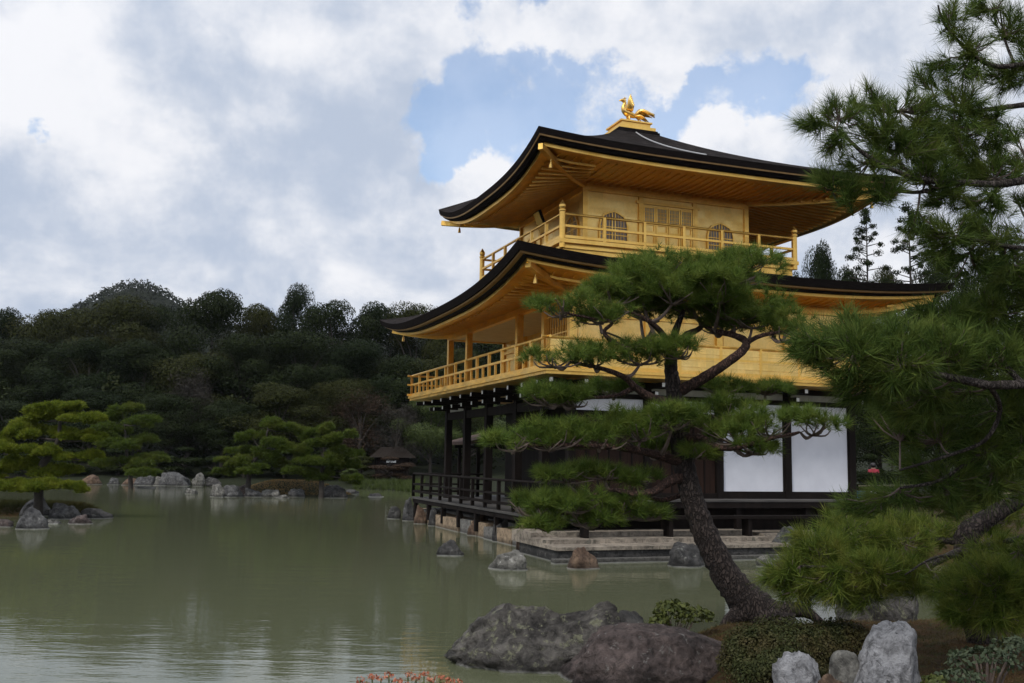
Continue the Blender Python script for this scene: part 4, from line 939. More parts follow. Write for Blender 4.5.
pads = [(640, 278, 54, 22, .1), (665, 268, 40, 14, .2), (690, 285, 60, 20, .2), (720, 290, 50, 18, -.1), (640, 300, 50, 18, .3), (735, 310, 56, 18, .2), (700, 268, 36, 14, .3), (738, 272, 46, 16, .1), (672, 292, 50, 18, -.2), (748, 262, 34, 12, .3), (612, 292, 36, 17, -.3), (562, 307, 36, 14, -.6), (600, 315, 40, 12, -.5),
        (700, 306, 52, 17, .4), (752, 318, 44, 15, .1), (782, 330, 36, 17, -.2), (722, 326, 30, 12, .3), (655, 312, 40, 14, .5),
        (556, 358, 36, 13, -.6), (594, 356, 34, 15, -.4), (640, 354, 42, 15, -.2), (680, 350, 24, 12, -.3),
        (548, 396, 30, 13, -.4), (574, 400, 24, 10, -.3), (612, 388, 22, 8, .2),
        (512, 442, 30, 13, -.7), (550, 438, 42, 17, -.6), (598, 436, 44, 17, -.4), (640, 428, 44, 18, -.3), (672, 418, 28, 15, -.4), (648, 446, 28, 11, .2),
        (722, 388, 36, 8, .5), (765, 389, 28, 8, .4), (722, 412, 40, 17, .2), (735, 432, 44, 17, -.2), (770, 424, 40, 17, -.4), (812, 424, 34, 16, -.6), (700, 452, 20, 9, -.1), (752, 448, 26, 9, -.3),
        (566, 476, 30, 9, -.3), (604, 472, 36, 10, -.2), (636, 478, 24, 8, 0), (536, 506, 32, 14, -.4), (572, 502, 38, 15, -.3), (612, 506, 36, 15, -.1), (548, 524, 26, 9, -.4), (590, 520, 30, 10, -.2), (644, 514, 32, 9, .1)]
pads_to_tree(mp, pads, MPY, M['needles'], 200, 42, 0.140, 0.0052, 11, M['twig'], att)

# ------------------------------------------------------------------ near pine on the right (trunk outside the picture) and low pine
RPY = 7.6
rp_ = empty('pine_tree', (0, 0, 0)); tag(rp_, 'tall near pine reaching in from the right edge with long needle tufts against the sky', 'tree')
tb = at(1118, 690, RPY); gzr = h1(tb.x, tb.y)
m = MB(); m.tube([(tb.x + .15, tb.y, gzr - .3), (tb.x + .05, tb.y, 0.8), at(1108, 430, RPY), at(1085, 300, RPY), at(1095, 170, RPY), at(1070, 40, RPY), at(1060, -120, RPY)], [.24, .19, .17, .15, .13, .10, .06], 14, 5, 0.15, sub=8)
m.build('trunk', M['pine_bark'], rp_, True)
br = [([(1085, 385, 0), (1030, 384, -.1), (990, 385, -.2), (955, 378, -.3), (925, 372, -.4), (900, 360, -.4), (860, 345, -.5), (825, 338, -.5)], .050, .012),
      ([(1022, 384, -.1), (1005, 366, 0), (980, 350, .2), (950, 330, .3), (915, 318, .3), (870, 318, .2)], .030, .010),
      ([(990, 386, -.2), (1000, 410, 0), (985, 440, .1), (950, 455, .2), (900, 470, .3)], .025, .010),
      ([(1092, 175, 0), (1040, 178, -.1), (1000, 184, -.2), (960, 182, -.3), (915, 178, -.4), (870, 158, -.5), (835, 128, -.5), (812, 122, -.5)], .045, .008),
      ([(960, 182, -.3), (920, 192, -.3), (880, 190, -.3), (850, 196, -.3), (840, 205, -.3)], .022, .007),
      ([(915, 178, -.4), (890, 150, -.3), (880, 110, -.2), (872, 90, -.2)], .016, .006),
      ([(1070, 45, 0), (1030, 62, -.1), (995, 66, -.2), (970, 52, -.2), (945, 25, -.2), (938, 5, -.2)], .030, .008),
      ([(1092, 110, 0), (1040, 104, 0), (1000, 108, -.1), (960, 112, -.2), (940, 108, -.2)], .035, .010),
      ([(1015, 65, -.1), (1005, 40, 0), (1000, 10, 0)], .016, .006),
      ([(1085, 255, 0), (1040, 250, -.1), (1005, 246, -.2), (975, 240, -.3), (950, 236, -.3)], .030, .009),
      ([(1085, 290, 0), (1040, 300, .1), (1000, 308, .2), (960, 300, .3)], .03, .01),
      ([(1105, 440, 0), (1060, 438, .2), (1020, 440, .3), (985, 452, .3), (940, 480, .4), (900, 488, .4)], .035, .012)]
att = branchset(rp_, br, RPY, M['branch_grey'], 70)
def tufts(root, blobs, Y0, mat, n_need, length, width, seed, att, twigmat, per=1.0):
    """open shoots: each blob holds long-needled tufts on thin twigs"""
    rng = np.random.default_rng(seed)
    for (px, py, hw, hh, dy, n) in blobs:
        c = np.array(at(px, py, Y0 + dy)); s = (Y0 + dy) / FPX; n = max(4, int(n * per))
        u = unit(rng.normal(size=(n, 3))); P = c + u * (rng.uniform(0.15, 1, n)[:, None] ** 0.5) * np.array([hw * s, max(hw, hh) * s * 0.7, hh * s])
        base = min(att, key=lambda q: (q[0] - Vector(c)).length)[0]
        A = unit(unit(P - np.array(base) * 0.6 - c * 0.4) * 0.8 + np.array([-0.12, 0, 0.45]) + rng.normal(size=P.shape) * 0.3)
        link('needle_spray', needle_mesh('needle_spray', P, A, n_need, length, width, rng, spread=62, twig=0.75), mat, root)
        m = MB(); b = Vector(base); cc = Vector(c); hub = b.lerp(cc, 0.55)
        m.tube([b, b.lerp(hub, 0.5) + Vector((0, 0, -0.02)), hub], [0.009, 0.008, 0.006], 5, sub=3)
        for k in range(0, n, 2):
            e = Vector(P[k]); m.tube([hub, hub.lerp(e, 0.55) + Vector((0, 0, -0.03)), e], [0.007, 0.006, 0.0045], 4)
        m.build('twig', twigmat, root)
blobs = [(815, 122, 20, 14, -.5, 9), (842, 112, 24, 20, -.5, 12), (868, 100, 22, 18, -.3, 9), (836, 145, 20, 14, -.5, 8), (880, 125, 34, 26, -.4, 22), (915, 112, 34, 26, -.3, 22), (905, 150, 44, 22, -.3, 26), (950, 135, 36, 28, -.2, 24), (870, 165, 34, 14, -.4, 14),
         (826, 178, 18, 12, -.4, 8), (845, 190, 20, 16, -.4, 10), (885, 190, 30, 14, -.4, 14), (930, 175, 40, 20, -.3, 20), (985, 130, 36, 30, -.1, 22), (990, 175, 40, 18, -.1, 18), (940, 198, 30, 12, -.2, 12), (985, 205, 36, 14, -.2, 14), (1020, 150, 26, 40, 0, 20),
         (950, 20, 18, 26, -.2, 10), (972, 50, 24, 20, -.2, 10), (1005, 25, 26, 24, 0, 12), (960, 75, 22, 16, -.2, 10), (1000, 75, 30, 20, 0, 14), (935, 62, 12, 10, -.2, 4), (985, 8, 24, 12, 0, 7), (1030, 60, 22, 40, 0, 14),
         (950, 232, 28, 20, -.3, 16), (985, 232, 34, 20, -.2, 18), (965, 262, 28, 20, -.1, 16), (1005, 262, 30, 24, 0, 18), (1030, 220, 26, 40, 0, 16), (925, 75, 14, 12, -.2, 5), (960, 100, 30, 16, -.2, 12), (915, 225, 18, 12, -.3, 6), (940, 250, 26, 16, -.2, 12), (975, 160, 40, 24, 0, 20), (920, 140, 30, 18, -.3, 14),
         (812, 345, 26, 20, -.5, 18), (845, 330, 34, 18, -.3, 26), (850, 355, 40, 26, -.5, 36), (890, 335, 42, 20, -.3, 38), (900, 365, 40, 26, -.5, 36), (945, 318, 44, 22, .2, 36), (940, 345, 42, 28, -.3, 36), (985, 310, 40, 30, .2, 36), (985, 355, 40, 26, 0, 32), (1025, 320, 34, 40, .2, 36), (860, 385, 34, 18, -.3, 22), (905, 400, 40, 20, 0, 24), (950, 395, 38, 22, .1, 22), (1020, 280, 28, 24, .2, 20),
         (990, 410, 40, 26, .3, 26), (1025, 400, 30, 36, .2, 24), (930, 430, 46, 22, .5, 26), (900, 418, 34, 16, .5, 16), (980, 445, 40, 22, .4, 24), (1022, 455, 32, 28, .3, 22), (920, 465, 30, 18, .6, 16), (950, 475, 40, 18, .5, 22), (1000, 485, 36, 20, .5, 20), (900, 495, 38, 14, .6, 18), (865, 505, 30, 12, .6, 14), (955, 500, 40, 14, .6, 18)]
tufts(rp_, [q for q in blobs if q[1] < 270 and q[0] < 895], RPY, M['needles_near'], 56, 0.155, 0.0042, 5, att, M['twig'], 1.75)
tufts(rp_, [q for q in blobs if q[1] < 270 and q[0] >= 895], RPY, M['needles_near'], 54, 0.155, 0.0044, 15, att, M['twig'], 2.0)
tufts(rp_, [q for q in blobs if q[1] >= 270], RPY, M['needles_near'], 44, 0.180, 0.0056, 7, att, M['twig'], 1.9)
LPY = 10.2
lp = empty('pine_tree', (0, 0, 0)); tag(lp, 'low spreading yellow-green pine at the lower right beside the near bank', 'tree')
lb = at(975, 600, LPY); lgz = h1(lb.x, lb.y)
m = MB(); m.tube([(lb.x + .1, lb.y, lgz - .2), (lb.x + .02, lb.y, lgz + .2), at(966, 545, LPY), at(985, 520, LPY), at(1020, 500, LPY)], [.17, .14, .12, .10, .07], 12, 4, 0.2, sub=8); m.build('trunk', M['pine_bark'], lp, True)
br = [([(966, 548, 0), (940, 560, -.3), (915, 572, -.5), (880, 574, -.6), (840, 568, -.6), (800, 566, -.6)], .05, .012),
      ([(968, 545, 0), (940, 540, .1), (900, 540, .1), (850, 545, .1), (800, 545, .1)], .045, .010),
      ([(966, 552, -.1), (990, 545, -.5), (1020, 538, -.8), (1045, 530, -.8)], .045, .02),
      ([(960, 556, -.1), (942, 556, -.5), (925, 562, -.8), (905, 575, -.9)], .022, .008),
      ([(972, 560, -.1), (985, 580, -.8), (1000, 590, -1.2)], .03, .010)]
att = branchset(lp, br, LPY, M['branch_grey'], 90)
blobs = [(785, 572, 22, 20, -.5, 26), (815, 552, 34, 26, -.4, 46), (830, 582, 34, 20, -.6, 40), (855, 540, 36, 20, 0, 42), (870, 570, 40, 24, -.6, 52), (900, 545, 40, 24, 0, 46), (910, 575, 34, 20, -.6, 36), (935, 530, 34, 16, .3, 28), (890, 520, 44, 12, .5, 30), (845, 520, 30, 10, .5, 18), (800, 595, 20, 10, -.5, 12), (860, 598, 24, 10, -.6, 12),
         (960, 595, 26, 20, -1.3, 28), (995, 580, 34, 26, -1.3, 42), (1015, 605, 26, 20, -1.3, 28), (980, 612, 24, 12, -1.3, 18), (1020, 560, 24, 20, -1.0, 24), (955, 612, 20, 12, -1.3, 16), (1030, 590, 26, 24, -1.3, 26), (945, 585, 20, 14, -1.0, 16), (968, 575, 24, 16, -1.0, 20), (1000, 622, 26, 10, -1.4, 16), (990, 552, 28, 16, -.6, 22), (1000, 510, 34, 14, .4, 22), (1000, 535, 20, 10, .4, 10)]
tufts(lp, blobs, LPY, M['needles_low'], 40, 0.200, 0.0064, 6, att, M['twig'], 1.7)

# ------------------------------------------------------------------ layered pines on the islets
def islet_pine(label, basepx, Y, trunk, pads, mat, group, seed, size=0.11, dens=420):
    t = empty('pine_tree', (0, 0, 0)); tag(t, label, 'tree', group); rng = np.random.default_rng(seed)
    P = [at(x, y, Y) for x, y in trunk]; P[0].z = min(P[0].z, h1(P[0].x, P[0].y)) - 0.15
    m = MB(); m.tube(P, list(np.linspace(0.17, 0.05, len(P))), 9, seed, 0.15, sub=5)
    for (px, py, hw, hh, dy) in pads:
        c = at(px, py, Y + dy); a = min(P, key=lambda q: (q - c).length + max(0, q.z - c.z) * 2); m.tube([a, a.lerp(c, .5) + Vector((0, 0, -.08)), c - Vector((0, 0, .05))], [.05, .035, .015], 6, sub=3)
    m.build('trunk', M['trunk_dark'], t, True); PP = []; AA = []
    pads = [(px + rng.uniform(-.62, .62) * hw, py + rng.uniform(-.6, .6) * hh, hw * rng.uniform(.4, .62), hh * rng.uniform(.55, .9), dy + rng.uniform(-.3, .3)) for (px, py, hw, hh, dy) in pads for _ in range(4)]
    for (px, py, hw, hh, dy) in pads:
        c = at(px, py, Y + dy); s = Y / FPX; rx = hw * s; n = int(dens * (rx * rx * 0.8 + .15) * 1.5); p, a = sample_pad(c + Vector((rng.normal() * .08, 0, rng.normal() * .06)), rx, rx * 0.8, hh * s * rng.uniform(1.1, 1.7), n, rng, 8); PP.append(p); AA.append(a)
    link('crown', needle_mesh('crown', np.concatenate(PP), np.concatenate(AA), 9, size * 1.5, size * 0.26, rng, 70, 0.4), mat, t); return t
islet_pine('bright yellow-green layered pine on the left islet', None, 33.5, [(42, 497), (40, 475), (50, 455), (58, 440), (60, 420)],
           [(60, 408, 26, 6, 0), (40, 418, 26, 6, .5), (80, 420, 24, 6, -.3), (25, 432, 26, 7, 0), (60, 434, 26, 7, .4), (90, 438, 18, 6, 0), (12, 448, 24, 7, -.5), (50, 452, 28, 7, -.3), (92, 458, 22, 7, 0), (15, 466, 26, 7, 0), (58, 468, 28, 8, .3), (40, 484, 34, 7, -.6), (5, 486, 26, 7, -.6), (70, 488, 16, 5, -.5), (-10, 440, 30, 10, .5), (-14, 475, 26, 9, .5)], M['needles_yellow'], None, 3, 0.085, 1150)
islet_pine('darker layered pine just right of the bright pine on the far bank', None, 64.0, [(132, 490), (130, 470), (126, 450), (125, 425)],
           [(122, 410, 20, 7, 0), (105, 418, 18, 6, 1), (140, 424, 20, 6, -1), (112, 434, 24, 7, 0), (148, 440, 18, 6, 1), (125, 448, 28, 7, -1), (150, 458, 20, 6, 0), (112, 460, 24, 7, 0), (138, 470, 24, 6, -1)], M['needles_mid'], None, 4, 0.15, 330)
islet_pine('green layered pine at the left of the middle island', None, 54.0, [(248, 490), (250, 470), (262, 450), (268, 430)],
           [(268, 424, 18, 6, 0), (285, 430, 16, 6, .5), (252, 436, 18, 6, 0), (275, 444, 22, 7, -.5), (240, 450, 18, 6, .5), (262, 456, 22, 7, 0), (234, 462, 18, 6, 0), (250, 470, 24, 6, -.5), (228, 472, 12, 4, .3), (282, 462, 14, 6, .5)], M['needles_mid'], 'layered pines on the middle island', 5, 0.13, 520)
islet_pine('green layered pine with a straight trunk at the right of the middle island', None, 53.8, [(322, 492), (322, 474), (324, 455), (323, 436)],
           [(322, 432, 18, 5, 0), (302, 436, 16, 6, .5), (342, 438, 16, 6, -.5), (318, 446, 24, 7, 0), (348, 452, 16, 6, 0), (296, 454, 18, 6, 0), (322, 462, 26, 7, -.5), (346, 468, 18, 6, .5), (298, 470, 20, 6, -.5), (328, 478, 24, 6, 0), (352, 478, 12, 5, 0)], M['needles_mid'], 'layered pines on the middle island', 6, 0.13, 520)

# ------------------------------------------------------------------ forest trees
def crown_points(kind, rng, n):
    """points and normals for a crown of unit height 1 (trunk base at 0)"""
    P = []; A = []
    if kind in ('round', 'bush'):
        lobes = []; k = 20 if kind == 'round' else 11; z0 = 0.30 if kind == 'round' else 0.12
        for i in range(k):
            z = rng.uniform(z0, 0.9); w_ = 0.34 * math.sin(math.pi * min(1, (z - z0 + 0.16) / (1.12 - z0))) ** 0.7; a = rng.uniform(0, 6.28); q = math.sqrt(rng.uniform(.1, 1))
            lobes.append((w_ * q * math.cos(a), w_ * q * math.sin(a), z, rng.uniform(0.10, 0.18)))
        lobes.append((0, 0, 0.88, 0.12))
        for (x, y, z, r) in lobes:
            u = unit(rng.normal(size=(n // len(lobes), 3))); u[:, 2] = np.where((u[:, 2] < -0.2) & (rng.random(len(u)) < 0.7), -u[:, 2], u[:, 2])
            uf = unit(rng.normal(size=(len(u) // 2, 3))); P.append(np.array([x, y, z]) + uf * r * rng.uniform(0.2, 0.8, len(uf))[:, None] * np.array([1.1, 1.1, 0.8])); A.append(uf)
            P.append(np.array([x, y, z]) + u * r * (rng.uniform(0.82, 1.03, len(u))[:, None] + 0.16 * np.array([mnoise.noise(Vector(q) * 3.0 + Vector((x * 40, z * 40, 0))) for q in u])[:, None]) * np.array([1.15, 1.15, 0.80])); A.append(u)
    elif kind == 'conifer':
        z = 0.12 + 0.86 * rng.random(n) ** 0.8; w_ = 0.20 * (1 - z) ** 0.75 + 0.015; a = rng.uniform(0, 6.28, n); lay = 0.5 + 0.5 * np.sin(z * 60 + np.sin(a * 3) * 1.5); q = (0.45 + 0.55 * np.sqrt(rng.random(n))) * (0.72 + 0.28 * lay)
        u = np.stack([np.cos(a), np.sin(a), np.full(n, .35)], 1); P.append(np.stack([np.cos(a) * w_ * q, np.sin(a) * w_ * q, z - 0.05 * q], 1)); A.append(unit(u))
    elif kind == 'sparse':        # tall open conifer with separate clumps on short limbs
        k = 64
        for i in range(k):
            z = 0.45 + 0.54 * (i / (k - 1)) ** 0.85; w_ = min(0.12, 0.38 * (1 - z) ** 0.9 + 0.004) * rng.uniform(.35, 1.1); a = rng.uniform(0, 6.28); r = rng.uniform(.010, .021)
            u = unit(rng.normal(size=(n // k, 3))); P.append(np.array([w_ * math.cos(a), w_ * math.sin(a), z]) + u * r * rng.uniform(.4, 1.1, len(u))[:, None] * np.array([1.5, 1.5, .7])); A.append(u)
    elif kind == 'bare':
        for i in range(30):
            z = rng.uniform(0.25, 0.95); w_ = 0.38 * math.sin(math.pi * min(1, z / 1.1)); a = rng.uniform(0, 6.28); q = math.sqrt(rng.uniform(.05, 1)); u = unit(rng.normal(size=(n // 30, 3)))
            P.append(np.array([w_ * q * math.cos(a), w_ * q * math.sin(a), z]) + u * 0.14 * rng.uniform(.2, 1.1, len(u))[:, None]); A.append(u)
    return np.concatenate(P), np.concatenate(A)
protos = {}
def proto(kind, var, leaf, n):
    key = (kind, var, leaf, n)
    if key not in protos:
        rng = np.random.default_rng(abs(var * 131 + len(kind) * 17 + 5)); P, A = crown_points(kind, rng, n)
        cm = leaf_mesh('crown_' + kind, P, A, leaf, rng, 0.40 if kind != 'bare' else 2.0, 0.65 if kind != 'bare' else 0.12)
        tm = MB(); top = 0.95 if kind in ('conifer', 'sparse') else 0.72; tm.tube([(0, 0, -0.04), (0.004, 0, 0.2), (-0.004, .004, 0.5), (0, 0, top)], [.022, .017, .011, .003] if kind != 'sparse' else [.011, .009, .007, .002], 7, sub=2)
        rn = random.Random(var)
        if kind == 'sparse':
            for i in range(0, len(P), max(1, n // 64)): q = Vector(P[i]); tm.tube([(0, 0, q.z - .012), q], [.0022, .0012], 4)
        elif kind != 'conifer':
            for i in range(14): q = Vector(P[rn.randrange(len(P))]) * 0.92; tm.tube([(0, 0, q.z * 0.55), q * 0.6 + Vector((0, 0, q.z * .28)), q], [.010, .006, .002], 5)
        me = bpy.data.meshes.new('trunk_' + kind); me.from_pydata(tm.v, [], tm.f); me.update()
        protos[key] = (cm, me)
    return protos[key]
def tree(name, label, px, ytop, wpx, Y, kind, mat, var, group, leafpx=3.0, n=5200, zbase=None):
    t = at(px, ytop, Y); zb = h1(t.x, Y) if zbase is None else zbase; H = t.z - zb; Wm = wpx / FPX * Y
    wide = {'round': 0.84, 'bush': 0.84, 'conifer': 0.40, 'sparse': 0.25, 'bare': 0.95}[kind]; sxy = Wm / wide * (1.18 if Y > 75 else 1.0)
    cm, tm = proto(kind, var, {'round': .0145, 'conifer': .014, 'sparse': .0072, 'bush': .032, 'bare': .05}[kind], {'round': 24000, 'conifer': 9000, 'sparse': 9600, 'bush': 6000, 'bare': 5000}[kind])
    r = empty(name, (t.x, Y, zb), (var * 1.7 + px * 0.13) % 6.28); tag(r, label, 'tree' if kind != 'bush' else 'shrub', group)
    for nm, me, mt in (('crown', cm, mat), ('trunk', tm, M['trunk_dark'])):
        o = bpy.data.objects.new(nm, me); C.objects.link(o); o.parent = r; o.scale = (sxy, sxy, H)
        if len(me.materials) == 0: me.materials.append(mt)
        o.material_slots[0].link = 'OBJECT'; o.material_slots[0].material = mt
    return r
LD, LO, LB, LG = M['leaf_dark'], M['leaf_olive'], M['leaf_blue'], M['leaf_grey']
ORD = ['first', 'second', 'third', 'fourth', 'fifth', 'sixth', 'seventh', 'eighth', 'ninth', 'tenth', 'eleventh', 'twelfth', 'thirteenth', 'fourteenth', 'fifteenth']
sky_row = [(-45, 318, 90, 92, 'round', LD), (8, 308, 62, 97, 'round', LB), (52, 306, 80, 95, 'round', LO), (112, 297, 100, 90, 'round', LO), (160, 301, 80, 95, 'round', LD), (214, 288, 92, 90, 'round', LD), (258, 300, 70, 96, 'round', LO), (297, 286, 54, 97, 'round', LB), (338, 296, 92, 92, 'round', LD), (382, 302, 76, 96, 'round', LB), (418, 300, 72, 94, 'round', LO), (458, 312, 80, 96, 'round', LD), (510, 318, 90, 97, 'round', LD), (570, 322, 90, 97, 'round', LO), (640, 325, 90, 97, 'round', LD)]
adj = {id(LD): 'dark green', id(LO): 'olive green', id(LB): 'blue-black', id(LG): 'grey'}
for i, (px, yt, wpx, Y, k, mt) in enumerate(sky_row):
    vis = i - 1
    lb_ = ('%s rounded evergreen, %s tree from the left along the forest skyline' % (adj[id(mt)], ORD[vis])) if 0 <= vis and px < 440 else '%s evergreen of the forest skyline standing %s' % (adj[id(mt)], 'beyond the left edge of the photo' if px < 0 else ('behind the lower roof tip', 'behind the second floor veranda', 'behind the golden second floor wall', 'behind the middle pad of the leaning pine')[i - 11])
    if i == 7: lb_ = 'narrow dark tree rising above its round neighbours on the far forest skyline'
    tree('forest_tree', lb_, px, yt, wpx, Y, k, mt, i % 4, 'trees on the skyline of the far forest', 2.6)
mid_row = [(-20, 352, 90, 85, 'round', LD), (38, 338, 95, 86, 'round', LD), (92, 334, 90, 84, 'round', LB), (146, 340, 96, 85, 'round', LD), (196, 350, 90, 84, 'round', LO), (246, 336, 90, 86, 'round', LD), (302, 326, 100, 86, 'round', LD), (356, 338, 90, 85, 'round', LB), (404, 352, 80, 86, 'round', LD), (448, 350, 84, 85, 'round', LO)]
for i, (px, yt, wpx, Y, k, mt) in enumerate(mid_row):
    lb_ = '%s round tree, %s from the left in the forest row just below the skyline' % (adj[id(mt)], ORD[i - 1]) if i else 'dark round tree at the left edge below the forest skyline'
    tree('forest_tree', lb_, px, yt, wpx, Y, k, mt, (i + 2) % 4, 'trees in the middle of the far forest', 2.6)
low_row = [(10, 398, 90, 78, 'round', LD, 'dark tree behind the top of the bright islet pine'), (95, 388, 90, 79, 'round', LB, 'blue-black tree above the darker layered pine'), (170, 392, 80, 79, 'round', LD, 'dark tree above the grey rocks of the far shore'),
           (192, 372, 60, 80, 'bare', LG, 'grey leafless tree among the dark trees of the far bank'), (225, 398, 70, 78, 'round', LD, 'dark rounded tree above the left pine of the middle island'), (281, 382, 92, 78, 'round', LO, 'broad olive dome-shaped tree above the middle island'),
           (345, 376, 64, 80, 'round', LO, 'olive tree behind the right pine of the middle island'), (362, 392, 84, 78, 'bare', M['leaf_rust'], 'reddish leafless tree above the small thatched hut'), (398, 405, 60, 77, 'bare', LG, 'grey leafless tree left of the pavilion veranda'), (432, 392, 60, 77, 'round', M['leaf_green'], 'bright green tree seen between the pavilion columns'), (470, 400, 70, 78, 'round', M['leaf_green'], 'green tree behind the two front columns of the pavilion'), (410, 375, 60, 82, 'round', LD, 'dark tree directly left of the second floor railing')]
for i, (px, yt, wpx, Y, k, mt, lb_) in enumerate(low_row): tree('forest_tree' if k == 'round' else 'leafless_tree', lb_, px, yt, wpx, Y, k, mt, i % 4, 'trees along the far bank', 2.4, n=4200)
shr = [(20, 452, 60, 74, LD), (75, 448, 60, 74.5, LD), (120, 446, 60, 75, LD), (160, 452, 50, 74, LD), (185, 446, 56, 74.5, LD), (215, 455, 40, 74, LD), (245, 448, 56, 74.5, LD), (285, 450, 56, 75, LD), (330, 448, 56, 75, LD), (362, 455, 44, 73.5, LO), (388, 456, 46, 72.5, M['leaf_rust']), (408, 462, 40, 72, M['leaf_rust']), (352, 468, 26, 72, M['leaf_green'])]
for i, (px, yt, wpx, Y, mt) in enumerate(shr):
    c_ = {id(LD): 'dark', id(LO): 'olive', id(M['leaf_rust']): 'rust-brown', id(M['leaf_green']): 'green'}[id(mt)]
    tree('shore_shrub', '%s shrub, %s from the left along the far waterline' % (c_, ORD[i]), px, yt, wpx, Y, 'bush', mt, i % 3, 'shrubs along the far shore', 2.2, n=2600)
# woodland filling the depth between the trees: one uncountable mass
def mass(name, label, npts, rngs, mat, size, seed, fn):
    rng = np.random.default_rng(seed); P, A = fn(rng, npts)
    o = link(name, leaf_mesh(name, P, A, size, rng, 0.6, 0.7), mat); tag(o, label, 'woodland', None, 'stuff'); return o
def under(rng, n):
    X = rng.uniform(-62, 6, n); Y = rng.uniform(80, 104, n); g = height(X, Y); top = 4.5 + 2.0 * np.sin(X * 0.55) + 1.4 * np.sin(X * 1.3 + Y * 0.7) + (Y - 80) * 0.10
    Z = g + top * rng.random(n) ** 0.6; return np.stack([X, Y, Z], 1), np.tile([0, -0.5, 0.8], (n, 1))
mass('forest_undergrowth', 'dark dense undergrowth filling the far forest behind the shore', 60000, None, M['leaf_dark'], 0.34, 8, under)
def hillf(rng, n):
    X = rng.uniform(-330, 60, n); Y = rng.uniform(380, 520, n); g = height(X, Y); k = rng.integers(0, 9000, n)
    cx = X + 0; bump = 3.2 * np.abs(np.sin(X * 0.45 + np.sin(Y * 0.21) * 2) * np.sin(Y * 0.38 + X * 0.11)) + 1.8 * np.abs(np.sin(X * 1.3 + 2.0))
    return np.stack([X, Y, g + bump * rng.random(n) ** 0.3 + 0.4], 1), np.tile([0, -0.4, 0.9], (n, 1))
mass('hill_forest', 'distant wooded hill crest rising above the far forest', 110000, None, M['leaf_hill'], 1.15, 9, hillf)
# trees behind the pavilion, right
tree('conifer_tree', 'tall thin open conifer with separate tufts, left of the two above the lower roof', 866, 207, 50, 62, 'sparse', LD, 1, 'tall conifers behind the pavilion', 2.4, n=4200)
tree('conifer_tree', 'tall open conifer with bare pale trunk, right of the two above the lower roof', 908, 203, 56, 60, 'sparse', LD, 2, 'tall conifers behind the pavilion', 2.4, n=4600)
tree('forest_tree', 'dark bushy tree beside the right end of the third floor balcony', 822, 241, 52, 58, 'round', LB, 1, None, 2.6)
for i, (px, yt, wpx, Y, mt, lb_) in enumerate([(795, 266, 60, 64, LO, 'low olive tree just visible under the right end of the upper balcony'), (848, 264, 60, 66, LD, 'low dark tree between the bushy tree and the left tall conifer'), (886, 260, 46, 66, LO, 'olive tree low between the two tall conifers'), (935, 250, 70, 64, LD, 'dark tree at the foot of the right tall conifer'), (985, 240, 80, 62, LD, 'dark tree behind the near pine at the right edge'), (1040, 235, 90, 62, LO, 'olive tree beyond the right edge of the photo')]):
    tree('forest_tree', lb_, px, yt, wpx, Y, 'round', mt, i % 4, 'trees behind the pavilion', 2.6)
for i, (px, yt, wpx, Y, mt, lb_) in enumerate([(878, 375, 90, 46, LD, 'dark tree behind the white panels and the red-jacketed person'), (940, 360, 110, 44, LD, 'dark tree behind the middle of the near pine'), (1005, 370, 110, 43, LO, 'olive tree behind the lower right branches of the near pine')]):
    tree('forest_tree', lb_, px, yt, wpx, Y, 'round', mt, i % 4, 'dark trees in the garden beside the pavilion', 3.0)
for i, (px, yt, wpx, Y, lb_) in enumerate([(868, 471, 40, 39.5, 'dark low bush hiding the legs of the red-jacketed person'), (905, 455, 60, 40, 'dark hedge bush right of the red-jacketed person'), (955, 450, 70, 39, 'dark hedge bush behind the bamboo rail'), (1010, 452, 80, 38, 'dark hedge bush at the right behind the low pine'), (868, 452, 40, 42, 'dark bush right behind the corner column')]):
    tree('garden_bush', lb_, px, yt, wpx, Y, 'bush', LD, i % 3, 'bushes in the garden beside the pavilion', 3.0, n=3000)

# ------------------------------------------------------------------ small buildings, fence, people
def hut():
    Y = 76; c = at(392, 466, Y); z = h1(c.x, c.y); t = empty('thatched_hut', (c.x, c.y, z), R(12)); t.scale = (.72, .72, .8); tag(t, 'small dark thatched hut with a pale wall strip among trees on the far bank', 'hut')
    zt = at(392, 440, Y).z - z; ze = at(392, 453, Y).z - z
    m = MB(); m.add([(-2.4, -1.6, ze), (2.4, -1.6, ze), (2.4, 1.6, ze), (-2.4, 1.6, ze), (-1.2, 0, zt), (1.2, 0, zt)], [(0, 1, 5, 4), (1, 2, 5), (2, 3, 4, 5), (3, 0, 4), (3, 2, 1, 0)]); m.build('roof', M['thatch'], t)
    m = MB(); m.box((0, 0, ze / 2), (3.4, 2.2, ze)); m.build('wall', M['dark_wood'], t)
    m = MB(); m.box((-0.2, -1.11, ze - 0.32), (1.0, 0.03, 0.32)); m.build('pale_wall_strip', M['white_paint'], t)
hut()
